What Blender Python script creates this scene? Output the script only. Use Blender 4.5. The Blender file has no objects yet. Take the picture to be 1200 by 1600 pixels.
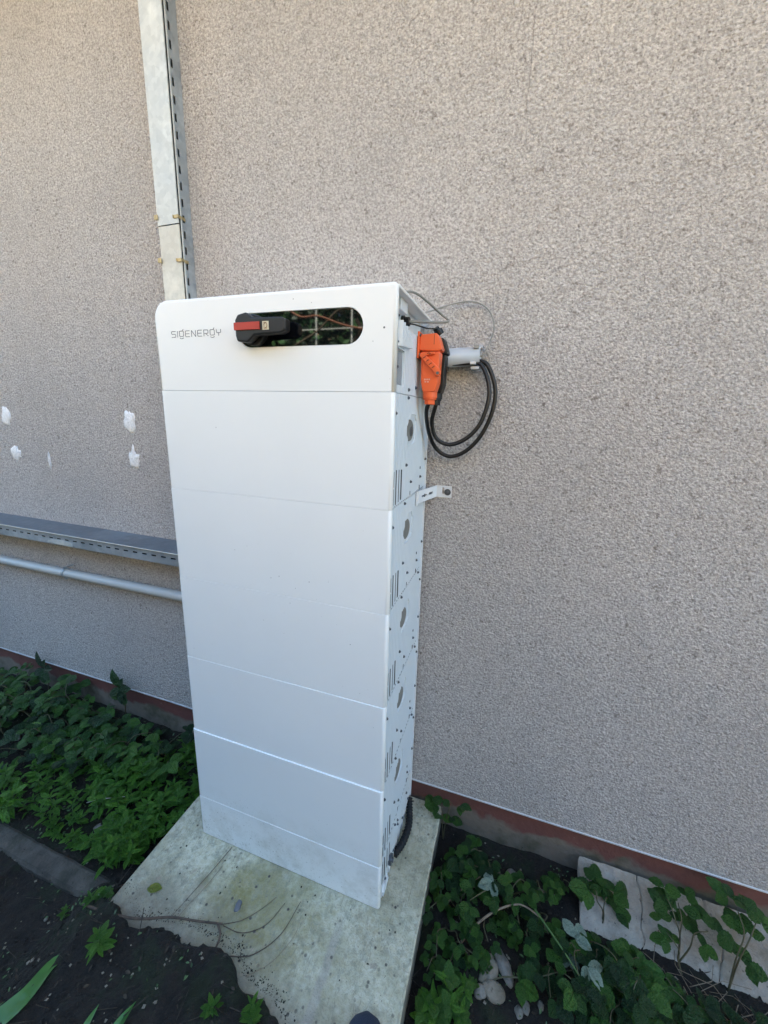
import bpy, bmesh, math, random
from mathutils import Vector, Matrix, noise
R = math.radians
PI = math.pi
random.seed(7)
scene = bpy.context.scene
COL = scene.collection

# ------------------------------------------------------------------ camera
cam_d = bpy.data.cameras.new('camera')
cam = bpy.data.objects.new('camera', cam_d)
COL.objects.link(cam)
CR = Vector((0.948727, 0.31508263, 0.02529849))
CU = Vector((-0.0908988, 0.19529346, 0.97652336))
CF = Vector((-0.30274491, 0.92875368, -0.21392082))
CP = Vector((0.9764255, -0.8845725, 1.5356994))
m = Matrix((CR, CU, -CF)).transposed().to_4x4()
m.translation = CP
cam.matrix_world = m
cam_d.sensor_fit = 'VERTICAL'
cam_d.sensor_height = 32.0
cam_d.sensor_width = 24.0
cam_d.lens = 605.25 / 1600 * 32.0
cam_d.shift_x = -4.63 / 1600
cam_d.shift_y = -19.64 / 1600
cam_d.clip_start = 0.02
cam_d.clip_end = 600
scene.camera = cam

# ------------------------------------------------------------------ light
SUN_EL, SUN_ROT = 52, 24
world = bpy.data.worlds.new('World')
scene.world = world
world.use_nodes = True
wn = world.node_tree
wn.nodes.clear()
sky = wn.nodes.new('ShaderNodeTexSky')
sky.sky_type = 'NISHITA'
sky.sun_disc = False
sky.sun_elevation = R(SUN_EL)
sky.sun_rotation = R(SUN_ROT)
sky.air_density = 1.0
sky.dust_density = 1.8
sky.ozone_density = 1.0
bg = wn.nodes.new('ShaderNodeBackground')
bg.inputs['Strength'].default_value = 0.15
wo = wn.nodes.new('ShaderNodeOutputWorld')
wn.links.new(sky.outputs[0], bg.inputs[0])
wn.links.new(bg.outputs[0], wo.inputs[0])
sd = bpy.data.lights.new('sun', 'SUN')
sd.energy = 3.2
sd.angle = R(0.5)
sd.color = (1.0, 0.93, 0.82)
sun = bpy.data.objects.new('sun', sd)
COL.objects.link(sun)
sdir = Vector((math.sin(R(SUN_ROT)) * math.cos(R(SUN_EL)), math.cos(R(SUN_ROT)) * math.cos(R(SUN_EL)), math.sin(R(SUN_EL))))
sun.rotation_euler = sdir.to_track_quat('Z', 'Y').to_euler()
sun.location = sdir * 20
vs = scene.view_settings
vs.view_transform = 'Standard'
vs.look = 'None'
vs.gamma = 1.0
vs.use_curve_mapping = False
vs.exposure = 2.83
vs.use_white_balance = True
vs.white_balance_temperature = 6350
vs.white_balance_tint = -1
scene.cycles.max_bounces = 8

# ------------------------------------------------------------------ helpers
class MB:
    def __init__(s):
        s.v = []; s.f = []; s.mi = []
    def add(s, vs, fs, mi=0):
        b = len(s.v)
        s.v += [tuple(p) for p in vs]
        s.f += [tuple(i + b for i in f) for f in fs]
        s.mi += [mi] * len(fs)
        return s
    def box(s, x0, x1, y0, y1, z0, z1, mi=0):
        vs = [(x0,y0,z0),(x1,y0,z0),(x1,y1,z0),(x0,y1,z0),(x0,y0,z1),(x1,y0,z1),(x1,y1,z1),(x0,y1,z1)]
        return s.add(vs, [(0,3,2,1),(4,5,6,7),(0,1,5,4),(1,2,6,5),(2,3,7,6),(3,0,4,7)], mi)
    def prism(s, poly, a0, a1, axis='z', mi=0):
        n = len(poly)
        def P(u, w, a):
            return {'z': (u, w, a), 'y': (u, a, w), 'x': (a, u, w)}[axis]
        vs = [P(u, w, a0) for u, w in poly] + [P(u, w, a1) for u, w in poly]
        fs = [tuple(range(n))[::-1], tuple(range(n, 2*n))] + [(i, (i+1) % n, n+(i+1) % n, n+i) for i in range(n)]
        return s.add(vs, fs, mi)
    def tube(s, pts, r, seg=8, caps=True, mi=0, radii=None):
        pts = [Vector(p) for p in pts]
        n = len(pts); vs = []; fs = []
        t = (pts[1] - pts[0]).normalized()
        u = t.orthogonal().normalized()
        for i, p in enumerate(pts):
            if 0 < i < n - 1: t2 = (pts[i+1] - pts[i-1]).normalized()
            elif i == 0: t2 = (pts[1] - pts[0]).normalized()
            else: t2 = (pts[-1] - pts[-2]).normalized()
            u = (u - t2 * u.dot(t2)).normalized()
            w = t2.cross(u)
            rr = radii[i] if radii else r
            for k in range(seg):
                a = 2*PI*k/seg
                vs.append(p + u * (rr*math.cos(a)) + w * (rr*math.sin(a)))
        for i in range(n - 1):
            for k in range(seg):
                k2 = (k+1) % seg
                fs.append((i*seg+k, i*seg+k2, (i+1)*seg+k2, (i+1)*seg+k))
        if caps:
            fs.append(tuple(range(seg))[::-1]); fs.append(tuple((n-1)*seg+k for k in range(seg)))
        return s.add(vs, fs, mi)
    def mesh(s, name, origin=(0,0,0), mats=(), smooth=False):
        me = bpy.data.meshes.new(name)
        o = Vector(origin)
        me.from_pydata([tuple(Vector(p) - o) for p in s.v], [], s.f)
        for mt in mats: me.materials.append(mt)
        if len(mats) > 1: me.polygons.foreach_set('material_index', s.mi)
        me.validate()
        bm = bmesh.new(); bm.from_mesh(me)
        bmesh.ops.recalc_face_normals(bm, faces=bm.faces)
        bm.to_mesh(me); bm.free()
        if smooth: me.polygons.foreach_set('use_smooth', [True] * len(me.polygons))
        me.update()
        return me

def wloc(o):
    v = Vector((0, 0, 0))
    while o: v += o.location; o = o.parent
    return v
def obj(name, mb, mats, parent=None, origin=None, smooth=False, bevel=0, bseg=2):
    if not isinstance(mats, (list, tuple)): mats = [mats]
    if origin is None: origin = (0, 0, 0) if parent is None else wloc(parent)
    me = mb.mesh(name, origin, mats, smooth)
    o = bpy.data.objects.new(name, me)
    COL.objects.link(o)
    o.parent = parent
    if parent is None: o.location = origin
    if bevel:
        md = o.modifiers.new('bevel', 'BEVEL'); md.width = bevel; md.segments = bseg; md.limit_method = 'ANGLE'; md.angle_limit = R(40)
    return o
def tag(o, label=None, cat=None, group=None, kind=None):
    if label: o['label'] = label
    if cat: o['category'] = cat
    if group: o['group'] = group
    if kind: o['kind'] = kind
    return o
def thing(name, label, cat, loc=(0,0,0), group=None):
    o = bpy.data.objects.new(name, None); COL.objects.link(o)
    o.location = loc; o.empty_display_size = .05
    return tag(o, label, cat, group)
def put(name, me, parent, M):
    o = bpy.data.objects.new(name, me); COL.objects.link(o)
    o.parent = parent; o.matrix_local = M
    return o
def cut(o, cutter_mb):
    origin = wloc(o)
    cm = cutter_mb.mesh('cut', origin, [])
    c = bpy.data.objects.new('cut', cm); COL.objects.link(c)
    c.location = origin
    md = o.modifiers.new('b', 'BOOLEAN'); md.operation = 'DIFFERENCE'; md.object = c; md.solver = 'EXACT'
    bpy.context.view_layer.update()
    dg = bpy.context.evaluated_depsgraph_get()
    me = bpy.data.meshes.new_from_object(o.evaluated_get(dg))
    if len(me.polygons) > 4:
        o.modifiers.clear(); o.data = me; me.name = o.name
    else: o.modifiers.clear()
    bpy.data.objects.remove(c)
def catmull(pts, n=8):
    P = [Vector(p) for p in pts]
    P = [P[0]*2 - P[1]] + P + [P[-1]*2 - P[-2]]
    out = []
    for i in range(1, len(P) - 2):
        for k in range(n):
            t = k / n
            a, b, c, d = P[i-1], P[i], P[i+1], P[i+2]
            out.append(0.5 * ((2*b) + (c-a)*t + (2*a-5*b+4*c-d)*t*t + (3*b-a-3*c+d)*t**3))
    out.append(P[-2])
    return out
def rnd(a, b): return random.uniform(a, b)
def fbm(x, y, s, o=4, z=0.0):
    v = 0; a = 1; t = 0
    for k in range(o):
        v += a * noise.noise(Vector((x*s, y*s, z + k*7.3))); t += a; a *= .5; s *= 2.1
    return v / t

# ------------------------------------------------------------------ materials
class NT:
    def __init__(s, name, rough=.5, metal=0, spec=None):
        s.m = bpy.data.materials.new(name); s.m.use_nodes = True
        s.t = s.m.node_tree; s.b = s.t.nodes['Principled BSDF']
        s.b.inputs['Roughness'].default_value = rough
        s.b.inputs['Metallic'].default_value = metal
        if spec is not None: s.b.inputs['Specular IOR Level'].default_value = spec
        s.co = s.n('ShaderNodeTexCoord').outputs['Object']
    def n(s, t, **kw):
        nd = s.t.nodes.new(t)
        for k, v in kw.items(): setattr(nd, k, v)
        return nd
    def l(s, a, b): s.t.links.new(a, b)
    def geo(s):
        s.co = s.n('ShaderNodeNewGeometry').outputs['Position']; return s
    def noise(s, scale, detail=3, rough=.55, off=0, stretch=None, dist=0):
        nd = s.n('ShaderNodeTexNoise'); nd.inputs['Scale'].default_value = scale
        nd.inputs['Detail'].default_value = detail; nd.inputs['Roughness'].default_value = rough
        nd.inputs['Distortion'].default_value = dist
        mp = s.n('ShaderNodeMapping'); mp.inputs['Location'].default_value = (off, off*.7, off*1.3)
        if stretch: mp.inputs['Scale'].default_value = stretch
        s.l(s.co, mp.inputs[0]); s.l(mp.outputs[0], nd.inputs['Vector'])
        return nd.outputs['Fac']
    def vor(s, scale, feature='F1', off=0, rand=1):
        nd = s.n('ShaderNodeTexVoronoi', feature=feature); nd.inputs['Scale'].default_value = scale
        nd.inputs['Randomness'].default_value = rand
        mp = s.n('ShaderNodeMapping'); mp.inputs['Location'].default_value = (off, off*.7, off*1.3)
        s.l(s.co, mp.inputs[0]); s.l(mp.outputs[0], nd.inputs['Vector'])
        return nd
    def ramp(s, fac, a, b, va=0.0, vb=1.0):
        nd = s.n('ShaderNodeMapRange'); nd.inputs['From Min'].default_value = a; nd.inputs['From Max'].default_value = b
        nd.inputs['To Min'].default_value = va; nd.inputs['To Max'].default_value = vb
        s.l(fac, nd.inputs['Value']); return nd.outputs['Result']
    def mix(s, fac, a, b, blend='MIX'):
        nd = s.n('ShaderNodeMix', data_type='RGBA', blend_type=blend)
        for i, v in ((0, fac), (6, a), (7, b)):
            if isinstance(v, bpy.types.NodeSocket): s.l(v, nd.inputs[i])
            elif isinstance(v, (tuple, list)): nd.inputs[i].default_value = (*v, 1)
            else: nd.inputs[i].default_value = v
        return nd.outputs[2]
    def math(s, op, a, b=0.0):
        nd = s.n('ShaderNodeMath', operation=op)
        for i, v in ((0, a), (1, b)):
            if isinstance(v, bpy.types.NodeSocket): s.l(v, nd.inputs[i])
            else: nd.inputs[i].default_value = v
        return nd.outputs[0]
    def color(s, c):
        if isinstance(c, bpy.types.NodeSocket): s.l(c, s.b.inputs['Base Color'])
        else: s.b.inputs['Base Color'].default_value = (*c, 1)
        return s
    def rough(s, f): s.l(f, s.b.inputs['Roughness']); return s
    def bump(s, h, dist, strength=1.0):
        nd = s.n('ShaderNodeBump'); nd.inputs['Distance'].default_value = dist; nd.inputs['Strength'].default_value = strength
        s.l(h, nd.inputs['Height']); s.l(nd.outputs[0], s.b.inputs['Normal']); return s

def m_flat(name, c, rough=.5, metal=0, var=.12, scale=30, bump=0):
    t = NT(name, rough, metal)
    f = t.noise(scale, 4)
    t.color(t.mix(t.ramp(f, .3, .7), tuple(x*(1-var) for x in c), tuple(min(1, x*(1+var)) for x in c)))
    if bump: t.bump(t.noise(scale*6, 3), bump)
    return t.m

def mk_render():
    t = NT('rough_render', .93).geo()
    v1 = t.vor(185, 'SMOOTH_F1'); n1 = t.noise(120, 5, .66); n2 = t.noise(260, 3, .6, 5)
    h = t.math('ADD', t.math('MULTIPLY', n1, 1.0), t.math('MULTIPLY', v1.outputs['Distance'], .5))
    h = t.math('ADD', h, t.math('MULTIPLY', n2, .35))
    grain = t.noise(135, 3, .6, 11); spk = t.noise(80, 2, .5, 23); spk2 = t.noise(170, 2, .5, 31)
    c = t.mix(t.ramp(grain, .36, .64), (.385, .351, .328), (.685, .640, .602))
    c = t.mix(t.ramp(spk2, .41, .29, 0, .8), c, (.16, .132, .115))
    c = t.mix(t.ramp(spk, .36, .28, 0, .7), c, (.165, .135, .115))
    c = t.mix(t.ramp(spk, .68, .76, 0, .5), c, (.60, .58, .55))
    big = t.noise(1.3, 4, .6, 3)
    c = t.mix(t.ramp(big, .35, .7, 0, .3), c, (.36, .335, .315))
    c = t.mix(t.ramp(t.noise(2.6, 5, .65, 44, (1, 1, .25)), .5, .7, 0, .22), c, (.30, .28, .265))
    sx = t.n('ShaderNodeSeparateXYZ'); t.l(t.co, sx.inputs[0])
    # hairline crack running down the wall
    wob = t.math('MULTIPLY', t.math('SUBTRACT', t.noise(9, 3, .6, 2), .5), .035)
    dx = t.math('ABSOLUTE', t.math('SUBTRACT', t.math('ADD', sx.outputs[0], wob), .925))
    line = t.ramp(dx, .0004, .0016, 1, 0)
    gate = t.ramp(sx.outputs[2], 2.05, 2.35, 0, 1)
    brk = t.ramp(t.noise(14, 2, .5, 8), .38, .5, .25, 1)
    line = t.math('MULTIPLY', t.math('MULTIPLY', line, gate), brk)
    c = t.mix(t.math('MULTIPLY', line, .26), c, (.12, .09, .075))
    t.color(c)
    h = t.math('SUBTRACT', h, t.math('MULTIPLY', line, .3))
    t.bump(h, .0078, 1.0)
    return t.m
def mk_plinth():
    t = NT('plinth_paint', .8).geo()
    sx = t.n('ShaderNodeSeparateXYZ'); t.l(t.co, sx.inputs[0])
    z = t.math('ADD', sx.outputs[2], t.math('MULTIPLY', t.math('SUBTRACT', t.noise(5, 4, .6), .5), .16))
    red = t.mix(t.noise(22, 5), (.115, .045, .036), (.185, .075, .06))
    con = t.mix(t.noise(16, 5, .6, 4), (.13, .105, .08), (.25, .215, .17))
    con = t.mix(t.ramp(t.noise(7, 4, .6, 14), .5, .65, 0, .7), con, (.05, .055, .025))
    c = t.mix(t.ramp(z, -.005, .012, 1, 0), red, con)
    wear = t.ramp(t.noise(6.5, 6, .7, 9), .60, .66, 0, .75)
    c = t.mix(wear, c, (.27, .21, .185))
    t.color(c).bump(t.noise(60, 5), .003)
    return t.m
def mk_concrete():
    t = NT('slab_concrete', .82).geo()
    n = t.noise(7, 6, .65); f = t.noise(60, 5, .65, 3)
    c = t.mix(t.ramp(n, .3, .7), (.365, .315, .20), (.60, .555, .40))
    c = t.mix(t.ramp(f, .42, .6, 0, .42), c, (.66, .64, .52))
    c = t.mix(t.ramp(t.noise(30, 4, .65, 51), .50, .66, 0, .65), c, (.27, .255, .19))
    sx = t.n('ShaderNodeSeparateXYZ'); t.l(t.co, sx.inputs[0])
    # algae where rain drips off the cabinet front and by the heaped soil
    dx = t.math('DIVIDE', t.math('SUBTRACT', sx.outputs[0], .33), .20)
    dy = t.math('DIVIDE', t.math('SUBTRACT', sx.outputs[1], -.14), .15)
    d = t.math('ADD', t.math('MULTIPLY', dx, dx), t.math('MULTIPLY', dy, dy))
    d = t.math('ADD', d, t.math('MULTIPLY', t.math('SUBTRACT', t.noise(16, 6, .7, 6), .5), 4.4))
    c = t.mix(t.ramp(d, 1.7, -.4, 0, .92), c, (.20, .175, .05))
    c = t.mix(t.ramp(t.noise(4.5, 5, .65, 17), .46, .66, 0, .7), c, (.27, .245, .14))
    # dirt near the soil edge
    dy2 = t.math('ADD', t.math('ADD', sx.outputs[1], t.math('MULTIPLY', t.math('MAXIMUM', t.math('SUBTRACT', sx.outputs[0], .28), 0.0), .35)), t.math('MULTIPLY', t.math('SUBTRACT', t.noise(17, 5, .65, 12), .5), .19))
    c = t.mix(t.ramp(dy2, -.11, -.27, 0, .9), c, t.mix(t.noise(45, 4, .6, 3), (.09, .068, .045), (.25, .22, .17)))
    # trowel strip
    sm = t.math('ABSOLUTE', t.math('SUBTRACT', t.math('ADD', sx.outputs[0], t.math('MULTIPLY', t.math('SUBTRACT', t.noise(12, 4, .6, 27), .5), .03)), .60))
    sf = t.math('MULTIPLY', t.ramp(sm, .008, .016, .55, 0), t.ramp(sx.outputs[1], -.03, -.12, 0, 1))
    c = t.mix(sf, c, (.36, .32, .27))
    c = t.mix(t.ramp(t.noise(20, 3, .5, 77), .68, .71, 0, .6), c, (.31, .25, .19))
    c = t.mix(t.ramp(t.noise(52, 6, .75, 91), .53, .64, 0, .55), c, (.20, .20, .15))
    c = t.mix(t.ramp(t.noise(13, 6, .75, 61, None, 1.0), .56, .66, 0, .5), c, (.26, .25, .18))
    # dirt specks
    sp = t.vor(42, 'F1', 3)
    spn = t.ramp(t.noise(18, 2, .5, 33), .46, .62)
    c = t.mix(t.math('MULTIPLY', t.ramp(sp.outputs['Distance'], .13, .22, 1, 0), spn), c, (.07, .06, .05))
    lines = t.noise(9, 3, .55, 40, (2.2, .45, 1), 1.5)
    c = t.mix(t.ramp(t.math('ABSOLUTE', t.math('SUBTRACT', lines, .5)), .005, .012, .4, 0), c, (.20, .18, .13))
    side = t.ramp(sx.outputs[2], -.004, -.012, 0, .8)  # slab sides darkened: their shade is painted into the colour
    c = t.mix(side, c, t.mix(t.noise(18, 4, .6, 71), (.075, .07, .06), (.17, .16, .14)))
    t.color(c)
    t.bump(t.math('ADD', f, t.noise(190, 3)), .0042)
    return t.m
def mk_old_concrete(name, a, b, moss):
    t = NT(name, .9).geo()
    c = t.mix(t.ramp(t.noise(14, 6, .68), .33, .68), a, b)
    c = t.mix(t.ramp(t.noise(9, 5, .65, 8), .5, .68, 0, .75), c, moss)
    c = t.mix(t.ramp(t.noise(75, 3, .6, 19), .36, .27, 0, .8), c, tuple(x*.35 for x in a))
    t.color(c).bump(t.noise(55, 6, .65), .009)
    return t.m
def mk_white(name, c, rough, dirt=.2, specks=True):
    t = NT(name, rough).geo()
    n = t.noise(3, 5, .6)
    col = t.mix(t.ramp(n, .35, .75, 0, .5), c, tuple(x*.94 for x in c))
    if specks:
        sp = t.vor(34, 'F1', 5); gate = t.ramp(t.noise(4, 2, .5, 22), .55, .66)
        col = t.mix(t.math('MULTIPLY', t.ramp(sp.outputs['Distance'], .035, .06, .85, 0), gate), col, (.14, .12, .09))
        sx = t.n('ShaderNodeSeparateXYZ'); t.l(t.co, sx.inputs[0])
        low = t.ramp(sx.outputs[2], .0, .26, 1, 0)
        sm = t.ramp(t.noise(11, 6, .7, 9), .45, .7)
        col = t.mix(t.math('MULTIPLY', t.math('MULTIPLY', low, sm), .6), col, (.42, .38, .29))
        splash = t.ramp(t.noise(150, 3, .6, 15), .62, .70)
        col = t.mix(t.math('MULTIPLY', t.math('MULTIPLY', low, splash), .7), col, (.25, .21, .15))
    t.color(col)
    t.rough(t.ramp(t.noise(6, 5, .6, 2), .3, .7, rough*.85, rough*1.2))
    t.bump(t.noise(420, 2), .00025, .5)
    return t.m
def mk_galv(name, a, b, rough=.5, metal=.75):
    t = NT(name, rough, metal).geo()
    v = t.vor(55, 'F1'); v.inputs['Randomness'].default_value = 1
    sep = t.n('ShaderNodeSeparateColor'); t.l(v.outputs['Color'], sep.inputs[0])
    n = t.noise(9, 5, .65)
    f = t.math('ADD', t.math('MULTIPLY', sep.outputs[0], .2), t.math('MULTIPLY', n, .9))
    c = t.mix(t.ramp(f, .25, .85), a, b)
    c = t.mix(t.ramp(t.noise(3.5, 5, .7, 7), .52, .62, 0, .5), c, tuple(min(1, x*1.25) for x in b))
    t.color(c); t.rough(t.ramp(n, .3, .7, rough*.8, rough*1.25))
    t.bump(t.noise(120, 3), .0004)
    return t.m
def mk_soil():
    t = NT('soil', .96).geo()
    n = t.noise(24, 7, .7); n2 = t.noise(130, 5, .7, 4)
    c = t.mix(t.ramp(n, .35, .68), (.008, .0058, .004), (.032, .023, .015))
    c = t.mix(t.ramp(n2, .56, .68, 0, .6), c, (.050, .038, .028))
    c = t.mix(t.ramp(t.noise(7, 5, .7, 12), .5, .62, 0, .75), c, (.020, .030, .009))
    sx = t.n('ShaderNodeSeparateXYZ'); t.l(t.co, sx.inputs[0])
    far = t.ramp(sx.outputs[1], -2.2, -3.0, 0, 1)
    fc = t.mix(t.ramp(t.noise(3, 6, .7, 5), .35, .65), (.10, .13, .045), (.26, .22, .14))
    c = t.mix(far, c, fc)
    t.color(c).bump(t.math('ADD', n, t.math('MULTIPLY', n2, .7)), .03)
    return t.m
def mk_leaf(name, a, b, under=None, rough=.45, tr=True):
    t = NT(name, rough)
    oi = t.n('ShaderNodeObjectInfo').outputs['Random']
    c = t.mix(oi, a, b)
    n = t.noise(6, 3, .6)
    c = t.mix(t.ramp(n, .35, .7, 0, .4), c, tuple(x*.6 for x in a))
    # veins in leaf space
    sx = t.n('ShaderNodeSeparateXYZ'); t.l(t.co, sx.inputs[0])
    ax = t.math('ABSOLUTE', sx.outputs[0])
    w = t.math('SINE', t.math('MULTIPLY', t.math('SUBTRACT', sx.outputs[1], t.math('MULTIPLY', ax, .75)), 46))
    rib = t.math('MAXIMUM', t.ramp(w, .8, 1.0), t.ramp(ax, .022, .008))
    c = t.mix(t.math('MULTIPLY', rib, .09), c, tuple(min(1, x*1.9) for x in b))
    ug = t.n('ShaderNodeNewGeometry').outputs['Backfacing']
    c = t.mix(ug, c, under or tuple(x*1.6 + .02 for x in b))
    t.color(c)
    t.bump(t.math('SUBTRACT', t.noise(9, 3, .6, 6), t.math('MULTIPLY', t.ramp(ax, .022, .008), .6)), .02)
    if tr:
        ts = t.n('ShaderNodeBsdfTranslucent'); t.l(c, ts.inputs[0])
        mx = t.n('ShaderNodeMixShader'); mx.inputs[0].default_value = .2
        out = t.t.nodes['Material Output']
        t.l(t.b.outputs[0], mx.inputs[1]); t.l(ts.outputs[0], mx.inputs[2]); t.l(mx.outputs[0], out.inputs[0])
    return t.m

M_render = mk_render(); M_plinth = mk_plinth(); M_slab = mk_concrete()
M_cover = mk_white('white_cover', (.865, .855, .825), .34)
M_case = mk_white('white_casing', (.63, .67, .70), .42)  # white darkened and tinted blue for the sky light on the side
M_caseplain = mk_white('white_metal', (.74, .75, .76), .4, specks=False)
M_galv = mk_galv('galvanised_steel', (.30, .33, .36), (.50, .53, .55), .55, .6)
M_lid = mk_galv('duct_lid_steel', (.42, .44, .43), (.66, .67, .64), .6, .35)
M_lid2 = mk_galv('duct_lid_weathered', (.48, .465, .41), (.66, .64, .57), .65, .3)
M_traylid = mk_galv('tray_lid_steel', (.15, .17, .20), (.23, .26, .29), .5, .5)
M_dark = m_flat('dark_inside', (.02, .021, .023), .8)
M_black = m_flat('black_plastic', (.006, .0062, .0075), .5, bump=.0002)
M_rubber = m_flat('black_rubber', (.006, .006, .007), .42, scale=60)
M_orange = m_flat('orange_plastic', (.80, .125, .03), .4, var=.05, scale=8, bump=.0002)
M_red = m_flat('red_stripe', (.42, .035, .02), .45, var=.05)
M_gold = m_flat('brass_clip', (.42, .34, .18), .45, .6)
M_label = m_flat('cream_label', (.62, .55, .38), .6)
M_labelink = m_flat('label_ink', (.25, .14, .07), .6)
M_logo = m_flat('logo_grey', (.13, .135, .15), .4)
M_glass = NT('black_glass', .03, 0, 1.0).color((.004, .004, .005)).m
M_greycable = m_flat('grey_cable_sheath', (.22, .22, .20), .5)
M_greycable2 = m_flat('pale_cable_sheath', (.27, .27, .25), .5)
M_pipe = m_flat('grey_plastic_pipe', (.50, .51, .50), .38, var=.05, scale=6)
M_stub = m_flat('pale_grey_pvc', (.47, .49, .52), .35, var=.05, scale=6)
M_screw = m_flat('screw_steel', (.14, .15, .165), .4, .7)
M_socket = m_flat('socket_grey', (.19, .183, .165), .6)
M_putty = NT('white_filler', .9).geo()
_n = M_putty.noise(130, 4, .6)
M_putty.color(M_putty.mix(M_putty.ramp(_n, .4, .6), (.78, .78, .78), (.93, .93, .93))).bump(_n, .004)
M_putty = M_putty.m
M_drip = m_flat('drip_edge_white', (.62, .62, .62), .5)
M_kerb = mk_old_concrete('old_kerb_concrete', (.040, .035, .029), (.10, .09, .074), (.022, .024, .012))
M_plate = mk_old_concrete('mossy_plate_concrete', (.30, .25, .20), (.46, .41, .34), (.22, .18, .12))
M_soil = mk_soil()
M_stone = mk_old_concrete('stone', (.15, .125, .09), (.30, .26, .20), (.12, .11, .06))
M_stonep = mk_old_concrete('pale_stone', (.14, .125, .10), (.27, .25, .215), (.085, .08, .06))
M_twig = m_flat('twig_bark', (.075, .052, .036), .85, var=.4, scale=50)
M_twigl = m_flat('dry_stalk', (.20, .15, .10), .85, var=.35, scale=50)
M_stem = m_flat('bramble_stem', (.085, .075, .035), .6, var=.4, scale=30)
M_stemg = m_flat('green_stem', (.06, .11, .025), .6, var=.3, scale=30)
PALE = (.34, .42, .33)
M_br = mk_leaf('bramble_leaf', (.026, .080, .012), (.070, .170, .020), under=(.10, .15, .09))
M_brd = mk_leaf('dark_bramble_leaf', (.010, .036, .010), (.026, .075, .014), under=(.05, .08, .05), rough=.38)
M_brl = mk_leaf('fresh_leaf', (.05, .135, .02), (.10, .21, .03))
M_pale = mk_leaf('pale_leaf_underside', (.24, .32, .22), (.36, .44, .34), under=(.3, .38, .3), rough=.7)
M_weed = mk_leaf('weed_leaf', (.055, .155, .014), (.13, .29, .028))
M_blade = mk_leaf('blade_leaf', (.05, .15, .03), (.085, .21, .045), rough=.4)
M_yellow = mk_leaf('yellow_leaf', (.30, .28, .04), (.16, .24, .03))
M_cloth = m_flat('navy_shoe_fabric', (.012, .022, .05), .7, scale=200, bump=.0008)
M_sole = m_flat('shoe_sole', (.04, .045, .06), .7)

# ------------------------------------------------------------------ setting: ground
YW = 0.3944
def mound_edge(x):
    pts = [(-.30, -.20), (-.12, -.235), (.0, -.285), (.15, -.245), (.29, -.25), (.345, -.252), (.39, -.28), (.48, -.29), (.54, -.31), (.66, -.42), (.85, -.65), (1.1, -.9)]
    if x <= pts[0][0]: return pts[0][1]
    for (a, b), (c, d) in zip(pts, pts[1:]):
        if x <= c: return b + (d-b)*(x-a)/(c-a)
    return -1.2
def sst(a, b, x):
    t = max(0, min(1, (x-a)/(b-a))); return t*t*(3-2*t)
def gh(x, y):
    z = -.102
    z += .022*fbm(x, y, 2.2, 3) + .012*fbm(x, y, 9, 3, 5)
    if -.6 > x: z += .01
    # heap of soil spilling over the front of the slab
    e = mound_edge(x) + .045*fbm(x, y, 9, 3, 2) + .012*fbm(x, y, 34, 2, 6)
    k = sst(-.035, .03, e - y) * sst(-.34, -.08, x) * (1 - sst(.9, 1.25, x))
    k = k * sst(-1.3, -.6, y)
    z += k * (.135 + .016*fbm(x, y, 12, 4, 8) + .012*fbm(x, y, 45, 2, 3))
    z += .010*abs(fbm(x, y, 28, 3, 11))
    return z
def axis(lo, hi, step, far):
    a = []; v = lo
    while v <= hi + 1e-6: a.append(v); v += step
    d = step*2; v = hi
    up = []
    while v < far: v += d; up.append(v); d *= 1.45
    d = step*2; v = lo; dn = []
    while v > -far: v -= d; dn.append(v); d *= 1.45
    return dn[::-1] + a + up
xs = axis(-2.6, 2.3, .0105, 260)
ys = [y for y in axis(-.95, .45, .0105, 260) if y < 60]
mb = MB()
for y in ys:
    for x in xs:
        inn = (-3 < x < 2.8 and -2 < y < .6)
        z = gh(x, y) if inn else -.102 + .03*fbm(x, y, .4, 2)
        if -.11 < x < .82 and y > mound_edge(x) + .05 and y < .45: z = min(z, -.12)
        mb.v.append((x, y, z))
nx = len(xs)
for j in range(len(ys)-1):
    for i in range(nx-1):
        mb.f.append((j*nx+i, j*nx+i+1, (j+1)*nx+i+1, (j+1)*nx+i)); mb.mi.append(0)
g = obj('ground', mb, M_soil, smooth=True); tag(g, kind='structure')

# ------------------------------------------------------------------ house wall
wall = thing('house_wall', 'rough grey-beige rendered house wall with red-brown plinth behind the white cabinet', 'wall', (0, YW, 0))
mb = MB(); mb.box(-7, 7.5, YW, YW+.32, .088, 3.62)
obj('render_coat', mb, M_render, wall)
M_wood = m_flat('varnished_spruce', (.50, .30, .145), .6, var=.2, scale=9)
SB = MB().box(-7.3, 7.8, -.046, .046, 0, .018).mesh('soffit_board', (0, 0, 0), [M_wood])
for k in range(6): put('soffit_board', SB, wall, Matrix.Translation(Vector((0, YW-.05-k*.096, 3.60)) - Vector((0, YW, 0))))
obj('fascia', MB().box(-7.35, 7.85, YW-.605, YW-.58, 3.55, 3.74), M_wood, wall)
obj('roof', MB().prism([(YW-.66, 3.72), (YW-.66, 3.78), (YW+5, 7.06), (YW+10.6, 3.78), (YW+10.6, 3.72), (YW+5, 7.0)], -7.5, 8.0, 'x'), m_flat('brown_roof_tile', (.14, .06, .04), .8, scale=8), wall)
obj('gutter', MB().tube([(-7.4, YW-.70, 3.70), (7.9, YW-.70, 3.70)], .06, 12), M_galv, wall)
mb = MB(); mb.box(-7, 7.5, YW+.012, YW+.30, -.4, .0855)
obj('plinth', mb, M_plinth, wall)
mb = MB()
n = 400
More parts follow.
